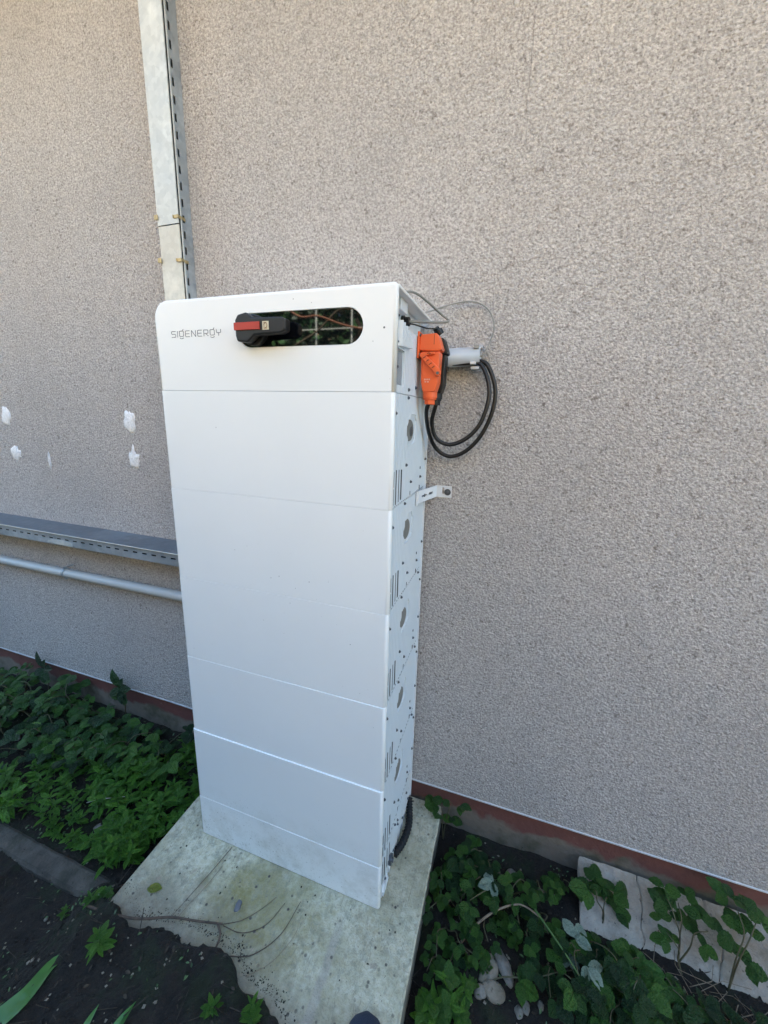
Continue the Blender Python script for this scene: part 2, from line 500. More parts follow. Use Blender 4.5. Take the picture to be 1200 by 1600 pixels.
for k in range(n):
    x0, x1 = -7 + 14.5*k/n, -7 + 14.5*(k+1)/n
    def e(x): return .0012*noise.noise(Vector((x*6, 0, 0)))
    mb.add([(x0, YW-.003+e(x0), .0835), (x1, YW-.003+e(x1), .0835), (x1, YW-.003+e(x1), .0885), (x0, YW-.003+e(x0), .0885),
            (x0, YW+.02, .0835), (x1, YW+.02, .0835), (x1, YW+.02, .0885), (x0, YW+.02, .0885)],
           [(0,1,2,3), (4,5,1,0), (3,2,6,7)])
obj('drip_edge', mb, M_drip, wall)
def patch(cx, cz, w, h, seed, tail=0):
    mb = MB(); n = 34
    ring = []
    for k in range(n):
        a = 2*PI*k/n
        r = 1 + .45*noise.noise(Vector((math.cos(a)*1.6+seed, math.sin(a)*1.6, 2))) + .3*noise.noise(Vector((math.cos(a)*5+seed, math.sin(a)*5, 2)))
        ring.append((cx + w/2*r*math.cos(a), cz + h/2*r*math.sin(a)*(1+tail*max(0, math.sin(a)))))
    v = [(cx, YW-.0060, cz)]
    for s_, d in ((.75, .0058), (1, .0006), (1.02, -.002)):
        for (x, z) in ring: v.append((cx+(x-cx)*s_, YW-d, cz+(z-cz)*s_))
    f = [(0, 1+k, 1+(k+1) % n) for k in range(n)]
    for q in range(2):
        for k in range(n):
            f.append((1+q*n+k, 1+(q+1)*n+k, 1+(q+1)*n+(k+1) % n, 1+q*n+(k+1) % n))
    mb.add(v, f)
    obj('filler_patch', mb, M_putty, wall, smooth=True)
patch(-.625, 1.478, .066, .098, 1); patch(-.625, 1.315, .060, .085, 4.4, .5)
patch(-1.45, 1.475, .062, .090, 7.1); patch(-1.425, 1.30, .075, .072, 2.2)
patch(-1.18, 1.27, .012, .08, 9.3)
# ------------------------------------------------------------------ concrete slab
mb = MB()
sx0, sx1, sy0, sy1 = -.121, .828, -.95, .392
N = 120; W = 90
def edge(v, s): return .0022*fbm(v, 3, 16, 3, s) - .005*max(0, fbm(v, 9, 30, 2, s)-.28)
top = []
for j in range(N+1):
    y = sy0 + (sy1-sy0)*j/N
    for i in range(W+1):
        x = sx0 + (sx1-sx0)*i/W
        zz = .0016*fbm(x, y, 9, 3)
        xx = x
        if i == 0: xx += edge(y, 1); zz -= .004
        if i == 1: xx = sx0 + .005
        if i == W: xx += edge(y, 2); zz -= .003
        if i == W-1: xx = sx1 - .005
        top.append((xx, y, zz))
mb.v += top
for j in range(N):
    for i in range(W):
        a = j*(W+1)+i; mb.f.append((a, a+1, a+W+2, a+W+1)); mb.mi.append(0)
def skirt(idx):
    b = len(mb.v); mb.v.extend([(mb.v[i][0], mb.v[i][1], -.125) for i in idx])
    for k in range(len(idx)-1): mb.f.append((idx[k], idx[k+1], b+k+1, b+k)); mb.mi.append(0)
skirt([j*(W+1) for j in range(N+1)]); skirt([j*(W+1)+W for j in range(N+1)]); skirt(list(range(W+1))); skirt([N*(W+1)+i for i in range(W+1)])
slab = obj('concrete_slab', mb, M_slab, smooth=False)
tag(slab, 'pale concrete base slab stained green, under the white cabinet', 'slab')

# ------------------------------------------------------------------ kerb at left
mb = MB(); n = 90; pr = []
for k in range(n+1):
    x = -2.6 + (2.6-.15)*k/n
    o1 = .006*fbm(x, 1, 9, 3); o2 = .010*fbm(x, 5, 9, 3); zt = -.078 + .004*fbm(x, 7, 6, 3)
    pr.append([(x, -.262+o1, -.2), (x, -.258+o1, zt-.012), (x, -.249+o1, zt), (x, -.225, zt+.003*fbm(x, 2, 20, 2)), (x, -.197+o2, zt), (x, -.187+o2, zt-.008), (x, -.183+o2, -.2)])
for p in pr: mb.v += p
m_ = 7
for k in range(n):
    for q in range(m_-1):
        a = k*m_+q; mb.f.append((a, a+1, a+m_+1, a+m_)); mb.mi.append(0)
mb.f.append(tuple(range(m_))); mb.f.append(tuple(n*m_+q for q in range(m_))[::-1]); mb.mi += [0, 0]
tag(obj('concrete_kerb', mb, M_kerb), 'dirty old concrete kerb half sunk in the soil, ending at the slab corner', 'kerb')

# ------------------------------------------------------------------ broken plate leaning by the plinth at right
plate = thing('broken_plate', 'weathered beige concrete plate cracked in pieces, leaning against the red-brown plinth', 'concrete plate', (1.6, .33, -.1))
def plate_piece(poly, seed):
    # poly in (x, t): t=0 top edge near the wall, t=1 lower edge
    def P(x, t, d=0):
        y = .392 + (.225-.392)*t; z = -.012 + (-.105+.012)*t + .006*fbm(x, t, 4, 2, 1)
        nrm = Vector((0, -.49, -.87)) * -1
        return Vector((x, y, z)) - Vector((0, .49, .87)).normalized()*d if d else Vector((x, y, z))
    # dense outline with roughness
    out = []
    for (a, b), (c, d) in zip(poly, poly[1:] + poly[:1]):
        m2 = max(2, int(math.hypot(c-a, (d-b)*.19)/.012))
        for k in range(m2):
            t = k/m2; x = a+(c-a)*t; tt = b+(d-b)*t
            out.append((x + .012*fbm(x, tt*.3, 22, 3, 1), tt + .03*fbm(x, tt, 25, 3, 3)))
    mb = MB(); n = len(out)
    cx = sum(p[0] for p in out)/n; ct = sum(p[1] for p in out)/n
    v = [P(cx, ct)]
    for s_, dd in ((.5, 0), (.975, 0), (1, .005), (1.0, .038)):
        for (x, t) in out: v.append(P(cx+(x-cx)*s_, ct+(t-ct)*s_, dd))
    f = [(0, 1+k, 1+(k+1) % n) for k in range(n)]
    for q in range(3):
        for k in range(n): f.append((1+q*n+k, 1+(q+1)*n+k, 1+(q+1)*n+(k+1) % n, 1+q*n+(k+1) % n))
    mb.add(v, f)
    obj('plate_piece', mb, M_plate, plate)
plate_piece([(1.328, .0), (1.512, .0), (1.516, .5), (1.502, 1.0), (1.325, .98)], 1)
plate_piece([(1.5135, .0), (1.70, .02), (1.736, .5), (1.70, 1.02), (1.5035, 1.0), (1.5175, .5)], 4)
plate_piece([(1.7015, .02), (2.25, .04), (2.22, 1.0), (1.7015, 1.02), (1.7375, .5)], 7)

# ------------------------------------------------------------------ white battery cabinet
cab = thing('battery_cabinet', 'tall white stacked battery cabinet with black window strip, standing on the concrete slab', 'battery cabinet', (.35, .19, 0))
CW, CD = .70, .377
Z = [1.8217, 1.5867, 1.3035, 1.0202, .7369, .4537, .1704, .002]
def rr_xy(x0, x1, y0, y1, r, seg=5):
    p = []
    for k in range(seg+1):
        a = PI + PI/2*k/seg; p.append((x0+r+r*math.cos(a), y0+r+r*math.sin(a)))
    for k in range(seg+1):
        a = 1.5*PI + PI/2*k/seg; p.append((x1-r+r*math.cos(a), y0+r+r*math.sin(a)))
    return p + [(x1, y1), (x0, y1)]
def stadium(cx, cz, hw, r, seg=10, jitter=0):
    p = []
    for k in range(seg+1):
        a = -PI/2 + PI*k/seg; p.append((cx+hw-r+r*math.cos(a), cz+r*math.sin(a)))
    for k in range(seg+1):
        a = PI/2 + PI*k/seg; p.append((cx-hw+r+r*math.cos(a), cz+r*math.sin(a)))
    return p
def cover(name, z0, z1, dl, dr, gapz=.0003):
    """front shell of one module; dl/dr: how far its left/right side stands proud"""
    mb = MB(); poly = rr_xy(0, CW, 0, .0135, .009)
    mb.prism(poly, z0+gapz, z1-gapz, 'z')
    mb.v = [(x, y - (dl + (dr-dl)*x/CW), z) for x, y, z in mb.v]
    o = obj(name, mb, M_cover, cab)
    bm = bmesh.new(); bm.from_mesh(o.data)
    zs_ = {round(v.co.z, 5) for v in bm.verts}
    ed = [e for e in bm.edges if abs(e.verts[0].co.z-e.verts[1].co.z) < 1e-6]
    bmesh.ops.bevel(bm, geom=ed, offset=.0008, segments=2, affect='EDGES', profile=.5)
    bm.to_mesh(o.data); bm.free()
    for p in o.data.polygons: p.use_smooth = abs(p.normal.z) < .5 and abs(p.normal.y) < .999
    return o
# controller cover
mb = MB()
rl, rr_ = .046, .010
poly = [(0, Z[1]+.0006), (CW, Z[1]+.0006)]
for k in range(7):
    a = PI/2*k/6; poly.append((CW-rr_+rr_*math.cos(a), Z[0]-rr_+rr_*math.sin(a)))
for k in range(13):
    a = PI/2 + PI/2*k/12; poly.append((rl+rl*math.cos(a), Z[0]-rl+rl*math.sin(a)))
mb.prism(poly, 0, .0135, 'y')
cc = obj('controller_cover', mb, M_cover, cab)
bm = bmesh.new(); bm.from_mesh(cc.data)
yf = min(v.co.y for v in bm.verts)
zb = min(v.co.z for v in bm.verts)
ed = [e for e in bm.edges if all(abs(v.co.y-yf) < 1e-6 for v in e.verts) and not all(abs(v.co.z-zb) < 1e-6 for v in e.verts)]
bmesh.ops.bevel(bm, geom=ed, offset=.008, segments=4, affect='EDGES', profile=.5)
bm.to_mesh(cc.data); bm.free()
WX, WZ, WHW, WR = .446, 1.7345, .174, .0408
cut(cc, MB().prism(stadium(WX, WZ, WHW, WR, 16), -.02, .0105, 'y'))
for p in cc.data.polygons: p.use_smooth = abs(p.normal.y) < .995 and p.area < .003
for i, (dl, dr) in enumerate([(0, 0), (.0003, 0), (.0002, .0003), (.0002, .0022), (.0034, .0060)]):
    cover('battery_cover', Z[i+2], Z[i+1], dl, dr)
cover('base_cover', Z[7], Z[6], .0035, .0073, .0005)
# window
win = obj('window_panel', MB().prism(stadium(WX, WZ, WHW-.0015, WR-.0015, 20), .003, .0098, 'y'), M_glass, cab)
# isolator switch
sw = obj('isolator_switch', MB().tube([(.329, .004, 1.733), (.329, -.014, 1.733)], .037, 32), M_black, cab, bevel=.003)
mb = MB()
mb.prism([(.300, 1.703), (.330, 1.700), (.352, 1.716), (.425, 1.7185), (.4375, 1.724), (.4385, 1.749), (.427, 1.7545), (.345, 1.7565), (.328, 1.769), (.304, 1.764), (.296, 1.752), (.296, 1.716)], -.013, -.037, 'y')
obj('handle', mb, M_black, sw, bevel=.004, bseg=3)
mb = MB(); mb.box(.2955, .368, -.0395, -.0365, 1.728, 1.7455)
mb.box(.2945, .2962, -.0395, -.018, 1.729, 1.7445)
obj('red_stripe', mb, M_red, sw, bevel=.0006)
mb = MB(); mb.box(.3765, .3935, -.0385, -.0367, 1.7265, 1.7455)
lb = obj('cream_sticker', mb, M_label, sw)
# little pictogram on the sticker
mb = MB(); mb.tube([(.385+.0045*math.cos(a*.6), -.0388, 1.736+.0055*math.sin(a*.6)) for a in range(-3, 6)], .0008, 5)
mb.tube([(.3805, -.0388, 1.7425), (.3885, -.0388, 1.7425)], .0007, 5); mb.tube([(.3805, -.0388, 1.7295), (.389, -.0388, 1.7295)], .0007, 5)
mb.tube([(.3812, -.0388, 1.7295), (.3812, -.0388, 1.7425)], .0007, 5)
obj('sticker_print', mb, M_labelink, sw)
# name on the cover: thin grey stroke letters
def logo():
    h, w, r = 1.0, .78, .17
    L = {}
    def arc(cx, cy, rx, a0, a1, n=5): return [(cx+rx*math.cos(R(a0+(a1-a0)*k/n)), cy+rx*math.sin(R(a0+(a1-a0)*k/n))) for k in range(n+1)]
    L['S'] = [[(w, h)] + arc(r, h-r*1.0, r, 90, 180) + arc(r, .5+r*.9-.0, r*.9, 180, 270) + arc(w-r, .5-r, r, 90, 0) + arc(w-r, r, r, 0, -90) + [(0, 0)]]
    L['I'] = [[(.0, 0), (.0, h)]]
    L['E'] = [[(w, h)] + arc(r, h-r, r, 90, 180) + arc(r, r, r, 180, 270) + [(w, 0)], [(0, .5), (w*.92, .5)]]
    L['N'] = [[(0, 0), (0, h-r*.3)] + [(r*.25, h), (w-r*.25, 0)] + [(w, r*.3), (w, h)]]
    L['R'] = [[(0, 0), (0, h), (w-r, h)] + arc(w-r, h-r, r, 90, 0) + arc(w-r, .42+r, r, 0, -90) + [(.12, .42)], [(w*.45, .42), (w, 0)]]
    L['Y'] = [[(0, h), (0, .72)] + arc(r, .45+r, r, 180, 270) + arc(w-r, .45+r, r, 270, 360) + [(w, h)], [(w/2, .45), (w/2, 0)]]
    box = arc(r, h-r, r, 90, 180) + arc(r, r+.1, r, 180, 270) + arc(w-r, r+.1, r, 270, 360) + [(w, h*.9)] + arc(w-r, h-r, r, 0, 90)
    L['g'] = [box + [box[0]], [(w*.7, h), (w, h*1.28)], [(.05, -.18)] + arc(w/2, .12, .42, 225, 315, 8) + [(w*.95, -.18)]]
    return L
LT = logo()
mb = MB()
s_h = .0150; x = .0585
for ch in 'SIgENERgY':
    w = {'I': .0}.get(ch, .78)
    for st in LT[ch]:
        for a, b in zip(st, st[1:]):
            if abs(a[0]-b[0])+abs(a[1]-b[1]) < 1e-6: continue
            p0 = Vector((x+a[0]*s_h*1.18, 0, 1.7265+a[1]*s_h)); p1 = Vector((x+b[0]*s_h*1.18, 0, 1.7265+b[1]*s_h))
            d = (p1-p0).normalized(); nn = Vector((-d.z, 0, d.x))*.00068; p0 = p0 - d*.0004; p1 = p1 + d*.0004
            vv = [p0+nn, p1+nn, p1-nn, p0-nn]
            mb.add([(q.x, -.0006, q.z) for q in vv] + [(q.x, .0004, q.z) for q in vv], [(0,1,2,3), (0,4,5,1), (1,5,6,2), (2,6,7,3), (3,7,4,0)])
    x += w*s_h*1.18 + .0066
obj('logo_lettering', mb, M_logo, cab)
# casings of the modules
def rib_poly(x0, x1, y0, y1, pitch=.0150, depth=.0018):
    p = [(x0, y1), (x0, y0), (x1-.003, y0), (x1, y0+.002)]
    y = y0 + .009
    while y < y1 - .012:
        p += [(x1, y), (x1-depth, y+.0016), (x1-depth, y+.0046), (x1, y+.0062)]
        y += pitch
    p += [(x1, y1-.002), (x1-.002, y1)]
    return p
def screw_me():
    mb = MB(); mb.tube([(0, 0, 0), (.0026, 0, 0)], .0044, 10); mb.tube([(.0025, 0, 0), (.0052, 0, 0)], .0028, 6)
    return mb.mesh('screw', (0,0,0), [M_screw])
SCREW = screw_me()
def screw(parent, x, y, z):
    return put('screw', SCREW, parent, Matrix.Translation(Vector((x, y, z)) - wloc(parent)) @ Matrix.Rotation(rnd(0, 3), 4, 'X'))
XS = .6975
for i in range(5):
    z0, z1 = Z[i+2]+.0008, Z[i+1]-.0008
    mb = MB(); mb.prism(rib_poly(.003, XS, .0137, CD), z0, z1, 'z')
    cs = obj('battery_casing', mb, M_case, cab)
    c = MB()
    zc = Z[i+2]
    # four louvre slots (the first in two halves)
    c.box(XS-.02, XS+.01, .0180, .0275, zc+.008, zc+.050); c.box(XS-.02, XS+.01, .0180, .0275, zc+.054, zc+.094)
    for q, yy in enumerate((.0395, .063, .087)):
        c.box(XS-.02, XS+.01, yy, yy+.0085, zc+.006+.002*q, zc+.096-.002*q)
    # shallow socket recess
    c2 = MB(); c2.prism([(.142, zc+.150), (.200, zc+.152), (.226, zc+.163), (.230, zc+.215), (.216, zc+.233), (.188, zc+.236), (.170, zc+.234), (.168, zc+.222), (.142, zc+.220)], XS-.0036, XS+.01, 'x')
    cut(cs, c); cut(cs, c2)
    for (ya, yb_, za, zb_) in [(.0180, .0275, zc+.008, zc+.050), (.0180, .0275, zc+.054, zc+.094)] + [(yy, yy+.0085, zc+.006+.002*q, zc+.096-.002*q) for q, yy in enumerate((.0395, .063, .087))]:
        obj('louvre_slot_shade', MB().box(XS-.019, XS-.0007, ya+.0002, yb_-.0002, za+.0002, zb_-.0002), M_dark, cs)  # dark block standing in for the shaded slot interior
    c3 = MB(); hp = []
    for k in range(24):
        a = 2*PI*k/24; hp.append((.166+.037*math.cos(a), zc+.191+.030*math.sin(a)))
    if i > 0: hp = [(u, w) for u, w in hp if not (u < .150 and w > zc+.196)] 
    c3.prism(hp, XS-.03, XS+.01, 'x'); cut(cs, c3)
    mb = MB(); mb.prism([(.166+.0365*math.cos(2*PI*k/24), zc+.191+.0295*math.sin(2*PI*k/24)) for k in range(24)], XS-.029, XS-.0012, 'x')
    sk = obj('socket', mb, M_socket, cs, bevel=.002)
    if i == 0: obj('socket_ring', MB().tube([(XS-.0020, .176, zc+.188), (XS-.0002, .176, zc+.188)], .014, 16), M_screw, sk)
    for (yy, dz) in [(.127, .277), (.0185, .235), (.129, .099), (.183, .047), (.298, .046), (.360, .237), (.361, .094)]:
        screw(cs, XS, yy, zc+dz+rnd(-.002, .002))
    if i > 0:
        screw(cs, XS, .330, zc+.275)
    for (yy, dz, hh) in [(.183, .012, .011), (.298, .011, .012), (.300, .072, .008)]:
        obj('casing_slot', MB().box(XS-.001, XS+.0007, yy-.0020, yy+.0020, zc+dz-hh/2, zc+dz+hh/2), M_dark, cs)
    # folded rim with dimples at the joint
    mb = MB(); yy = .03
    while yy < .36:
        mb.box(XS-.001, XS+.0006, yy, yy+.007, zc+.0026, zc+.0040); yy += .0165
    obj('joint_dimples', mb, M_screw, cs)
# back edge strip, slightly proud
obj('rear_frame', MB().box(XS-.004, XS+.0035, CD-.008, CD+.0005, .03, 1.744), M_caseplain, cab, bevel=.001)
# controller casing
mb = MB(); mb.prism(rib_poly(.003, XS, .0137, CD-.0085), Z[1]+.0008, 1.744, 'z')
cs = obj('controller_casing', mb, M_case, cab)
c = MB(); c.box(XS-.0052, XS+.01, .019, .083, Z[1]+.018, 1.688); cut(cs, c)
mb = MB()
for k in range(7): mb.box(XS-.0118, XS-.0042, .024+k*.0082, .0253+k*.0082, Z[1]+.020, 1.686)
obj('vent_slot', mb, M_screw, cs)
c = MB()
for k in range(6):
    y0 = .0165 + k*.0175
    mb = MB(); zt = 1.746 - .0013*k*k
    mb.prism([(XS-.006, y0), (XS+.0125, y0+.0042), (XS+.0125, y0+.0068), (XS-.006, y0+.0105)], 1.690 + .0016*k, zt, 'z')
    obj('heat_fin', mb, M_case, cs, bevel=.001)
for yy, zz in [(.20, 1.610), (.127, 1.600), (.355, 1.60), (.017, 1.645)]: screw(cs, XS, yy, zz)
# cavity under the lid: inner wall and lid
mb = MB(); mb.box(.003, .662, .0137, CD-.004, 1.744, 1.8125)
cv = obj('upper_casing', mb, M_caseplain, cab)
screw(cv, .662, .06, 1.79); screw(cv, .662, .13, 1.783)
obj('gland_block', MB().box(.661, .684, .085, .145, 1.785, 1.8125), M_caseplain, cv, bevel=.002)
mb = MB(); mb.tube([(.655, .172, 1.776), (.668, .172, 1.776)], .017, 14); mb.tube([(.668, .172, 1.776), (.672, .172, 1.776), (.682, .172, 1.776)], .012, 10)
obj('cable_gland', mb, M_black, cv, bevel=.001)
mb = MB(); poly = [(.010, .0137), (.700, .0137), (.700, CD), (.010, CD)]
mb.prism(poly, 1.8130, 1.8200, 'z')
obj('lid', mb, M_cover, cab, bevel=.0015)
screw(cab, CW*.0+.6965, .02, 1.70)
obj('pin_hole', MB().tube([(.671, -.0003, 1.7275), (.671, .002, 1.7275)], .0024, 10), M_screw, cab)
# base
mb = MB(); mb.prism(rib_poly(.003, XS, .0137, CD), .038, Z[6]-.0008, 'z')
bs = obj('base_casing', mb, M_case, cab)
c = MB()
for q, yy in enumerate((.0185, .041, .066, .091)): c.box(XS-.02, XS+.01, yy, yy+.0095, .062+.003*q, .150-.002*q); obj('louvre_slot_shade', MB().box(XS-.019, XS-.0007, yy+.0002, yy+.0093, .0622+.003*q, .1498-.002*q), M_dark, bs)  # dark blocks in place of the shade inside the base slots
c.box(XS-.03, XS+.01, .020, .060, .034, .050)
cut(bs, c)
mb = MB(); mb.box(.02, XS-.006, .02, CD-.02, .002, .038); obj('base_frame', mb, M_dark, bs)
mb = MB()
for k in range(9):
    y = .026+k*.038
    mb.box(XS-.010, XS-.001, y, y+.022, .002, .040)
obj('base_rim', mb, M_caseplain, bs)
mb = MB(); mb.tube([(XS-.004, .102, .062), (XS+.008, .102, .062)], .017, 20); mb.tube([(XS+.0075, .102, .062), (XS+.014, .102, .062)], .008, 6)
obj('levelling_knob', mb, M_screw, bs, bevel=.0012)
mb = MB(); mb.prism([(.03, .004), (.085, .004), (.075, .030), (.045, .036), (.03, .020)], XS-.002, XS+.004, 'x')
obj('foot_plate', mb, M_caseplain, bs)
for yy, zz in [(.15, .15), (.183, .13), (.185, .11), (.30, .12), (.33, .06), (.25, .06), (.05, .052), (.14, .05)]: screw(bs, XS, yy, zz)

# black corrugated hose beside the cabinet foot
pts = catmull([(.700, .355, .035), (.712, .315, .016), (.722, .262, .0125), (.716, .20, .0125), (.700, .155, .013)], 16)
rad = [.0115 + .0022*math.sin(k*1.9) for k in range(len(pts))]
o = obj('corrugated_hose', MB().tube(pts, .012, 12, True, 0, rad), m_flat('hose_rubber', (.005, .005, .006), .75), origin=(.71, .26, 0), smooth=True)
tag(o, 'short black corrugated hose curving at the foot of the white cabinet side', 'hose')

# ------------------------------------------------------------------ connectors on the cabinet side
def connector(y0, name, label, mat, dx, with_lever):
    t = thing(name, label, 'power connector', (.735, y0+.025, 1.57))
    x0 = XS + .0022
    mb = MB()
    mb.box(x0, x0+.0055, y0-.006, y0+.052, 1.688, 1.756)
    obj('mounting_flange', mb, mat, t, bevel=.0015)
    mb = MB()
    mb.prism([(x0+.005, 1.708), (x0+.0565+dx, 1.705), (x0+.0655+dx, 1.7085), (x0+.0655+dx, 1.715), (x0+.054+dx, 1.748), (x0+.048+dx, 1.751), (x0+.005, 1.748)], y0, y0+.048, 'y')
    obj('housing', mb, mat, t, bevel=.0025, bseg=3)
    mb = MB()
    mb.prism([(x0+.010, 1.7055), (x0+.061+dx, 1.7045), (x0+.059+dx, 1.624), (x0+.052+dx, 1.600), (x0+.018, 1.600), (x0+.012, 1.624)], y0+.002, y0+.046, 'y')
    hd = obj('plug_hood', mb, mat, t, bevel=.003, bseg=3)
    mb = MB(); c = Vector((x0+.035+dx*.6, y0+.024, 0))
    mb.tube([c+Vector((0,0,1.602)), c+Vector((0,0,1.584))], .0200, 20); mb.tube([c+Vector((0,0,1.584)), c+Vector((0,0,1.579))], .0185, 20)
    mb.tube([c+Vector((0,0,1.580)), c+Vector((0,0,1.5665))], .0150, 8)
    obj('cable_gland', mb, mat, t, bevel=.0012)
    for zz in (1.747, 1.697): 
        mb = MB(); mb.tube([(x0+.0050, y0-.001, zz), (x0+.0085, y0-.001, zz)], .0042, 10)
        obj('fixing_screw', mb, M_screw, t)
    if with_lever:
        mb = MB(); yl = y0-.0085
        mb.prism([(x0+.010, 1.700), (x0+.048, 1.7035), (x0+.050, 1.697), (x0+.026, 1.6935), (x0+.0665, 1.657), (x0+.068, 1.646), (x0+.064, 1.640), (x0+.054, 1.642), (x0+.050, 1.6505), (x0+.012, 1.6885), (x0+.008, 1.694)], yl, y0+.001, 'y')
        lv = obj('locking_lever', mb, mat, t, bevel=.0012)
        mb = MB(); mb.tube([(x0+.0600, yl-.0016, 1.648), (x0+.0600, yl+.002, 1.648)], .0042, 10)
        obj('lever_pin', mb, M_screw, lv)
        # dark punched openings along the lever
        mb = MB()
        for k in range(4):
            a = Vector((x0+.022+k*.0085, yl-.0005, 1.6885-k*.0082)); d = Vector((.0035, 0, .0022))
            mb.tube([a-d, a, a+d], .0010, 5)
        mb.tube([(x0+.030, yl-.0005, 1.6985), (x0+.034, yl-.0005, 1.7005), (x0+.0375, yl-.0005, 1.6985), (x0+.0365, yl-.0005, 1.6955)], .0009, 5)
        obj('lever_opening', mb, M_dark, lv)
        mb = MB()
        for k in range(3):
            mb.box(x0+.022+k*.006, x0+.0258+k*.006, y0+.0010, y0+.0021, 1.6305, 1.6345)
        for k in range(2): mb.box(x0+.023+k*.007, x0+.0275+k*.007, y0+.0010, y0+.0021, 1.6245, 1.6280)
        obj('moulded_mark', mb, m_flat('faded_orange_mark', (.85, .42, .30), .6), hd)
        # seam line on housing
        obj('housing_groove', MB().box(x0+.0445, x0+.0456, y0-.0004, y0+.002, 1.722, 1.7475), M_dark, t)
    return t
connector(.198, 'power_connector', 'bright orange power connector with locking lever on the cabinet side', M_orange, .0, True)
t = connector(.262, 'power_connector', 'black power connector just behind the orange one on the cabinet side', M_black, .005, False)
mb = MB(); mb.tube([(.740, .300, 1.765), (.732, .295, 1.778)], .0130, 14); mb.tube([(.732, .295, 1.776), (.727, .29, 1.782)], .0095, 14)
obj('round_cap', mb, M_rubber, t, bevel=.002, bseg=3)
obj('side_latch', MB().box(.762, .772, .285, .292, 1.664, 1.676), M_rubber, t, bevel=.001)

# pipe stub and cables
st = thing('pipe_stub', 'short light grey plastic pipe stub fixed on the wall beside the connectors', 'pipe', (.78, .366, 1.708))
mb = MB(); ra, rb, seg = .0275, .0250, 32
zc, yc = 1.7085, .3665
vs_ = []; fs_ = []
for (x, r) in ((.640, ra), (.852, ra), (.852, rb), (.70, rb)):
    for k in range(seg): vs_.append((x, yc+r*math.cos(2*PI*k/seg), zc+(x-.70)*.03+r*math.sin(2*PI*k/seg)))
for q in range(3):
    for k in range(seg): fs_.append((q*seg+k, (q+1)*seg+k, (q+1)*seg+(k+1) % seg, q*seg+(k+1) % seg))
mb.add(vs_, fs_); pb = obj('pipe_body', mb, M_stub, st, smooth=True)
obj('end_lug', MB().box(.833, .848, yc-.0275, yc-.014, zc+.024, zc+.0335), M_greycable2, pb, bevel=.001)
obj('end_lug', MB().box(.826, .842, yc-.0335, yc-.016, zc-.021, zc-.0135), M_drip, pb, bevel=.001)
obj('end_lug', MB().box(.846, .856, yc-.010, yc+.02, zc+.027, zc+.0365), M_stub, pb, bevel=.001)
obj('end_lug', MB().box(.828, .852, yc-.024, yc+.012, zc-.034, zc-.0265), M_stub, pb, bevel=.001)
GC = 'cables between pipe stub and connectors'
def cable(name, pts, r, mat, label, seg=10, origin=None):
    p = catmull(pts, 9)
    o = obj(name, MB().tube(p, r, seg), mat, origin=origin or pts[0], smooth=True)
    return tag(o, label, 'cable')
cable('power_cable', [(.74, .368, 1.704), (.80, .366, 1.703), (.846, .364, 1.700), (.872, .360, 1.690), (.893, .357, 1.652), (.9045, .356, 1.605), (.898, .355, 1.545), (.870, .354, 1.477), (.826, .352, 1.428), (.778, .350, 1.411), (.738, .335, 1.435), (.720, .300, 1.485), (.722, .245, 1.545), (.735, .223, 1.580)], .0063, M_rubber,
      'thick black cable hanging in the larger, outer loop below the pipe stub')
cable('power_cable', [(.74, .357, 1.692), (.80, .355, 1.692), (.848, .352, 1.692), (.868, .347, 1.672), (.884, .340, 1.63), (.887, .336, 1.582), (.868, .332, 1.515), (.830, .328, 1.470), (.782, .322, 1.450), (.742, .312, 1.468), (.728, .300, 1.515), (.738, .288, 1.56), (.746, .286, 1.582)], .0063, M_rubber,
      'thick black cable hanging in the smaller, inner loop below the pipe stub')
cable('data_cable', [(.80, .368, 1.715), (.848, .370, 1.714), (.862, .372, 1.722), (.876, .378, 1.757), (.884, .380, 1.795), (.873, .380, 1.832), (.848, .378, 1.858), (.815, .376, 1.869), (.778, .372, 1.868), (.735, .360, 1.856), (.700, .345, 1.842), (.664, .32, 1.828), (.60, .30, 1.8235), (.52, .30, 1.8235)], .0024, M_greycable2,
      'thin pale grey cable arching up from the pipe stub to the cabinet top')
cable('data_cable', [(.50, .09, 1.823), (.60, .085, 1.823), (.672, .10, 1.826), (.700, .140, 1.836), (.722, .200, 1.8285), (.752, .240, 1.806), (.770, .250, 1.7925), (.766, .240, 1.786), (.738, .220, 1.782), (.710, .195, 1.780), (.688, .175, 1.7765), (.676, .172, 1.776)], .0031, M_greycable,
      'grey cable bent over the cabinet lid edge and back into the gland below')
cable('signal_wire', [(.674, .170, 1.772), (.688, .185, 1.772), (.700, .21, 1.772), (.713, .245, 1.773), (.727, .288, 1.780)], .0019, M_rubber,
      'thin short black wire from the gland to the black round cap', 8)

# ------------------------------------------------------------------ wall bracket
br = thing('wall_bracket', 'bent white metal bracket bolting the cabinet side to the wall', 'bracket', (.73, .37, 1.288))
mb = MB(); th = .003
A = Vector((.7025, .262)); B = Vector((.7335, .3875))
d = (B-A).normalized(); nn = Vector((d.y, -d.x))*th
mb.prism([tuple(A), tuple(B+Vector((0, .002))), (.7335+.001, .3925), (.787, .3925), (.787, .3925-th), (.7335+.004, .3925-th), tuple(B+nn), tuple(A+nn)], 1.268, 1.307, 'z')
bp = obj('bracket_strap', mb, M_caseplain, br)
cm = MB()
def slotprism(c0, c1, z0, z1, cmb):
    a = A + d*c0; b = A + d*c1; n2 = nn.normalized()*.01
    cmb.prism([tuple(a-n2), tuple(b-n2), tuple(b+n2), tuple(a+n2)], z0, z1, 'z')
slotprism(.022, .060, 1.2845, 1.2895, cm); slotprism(.072, .102, 1.283, 1.292, cm)
cm.box(.7555, .7625, .36, .41, 1.280, 1.302)
cut(bp, cm)
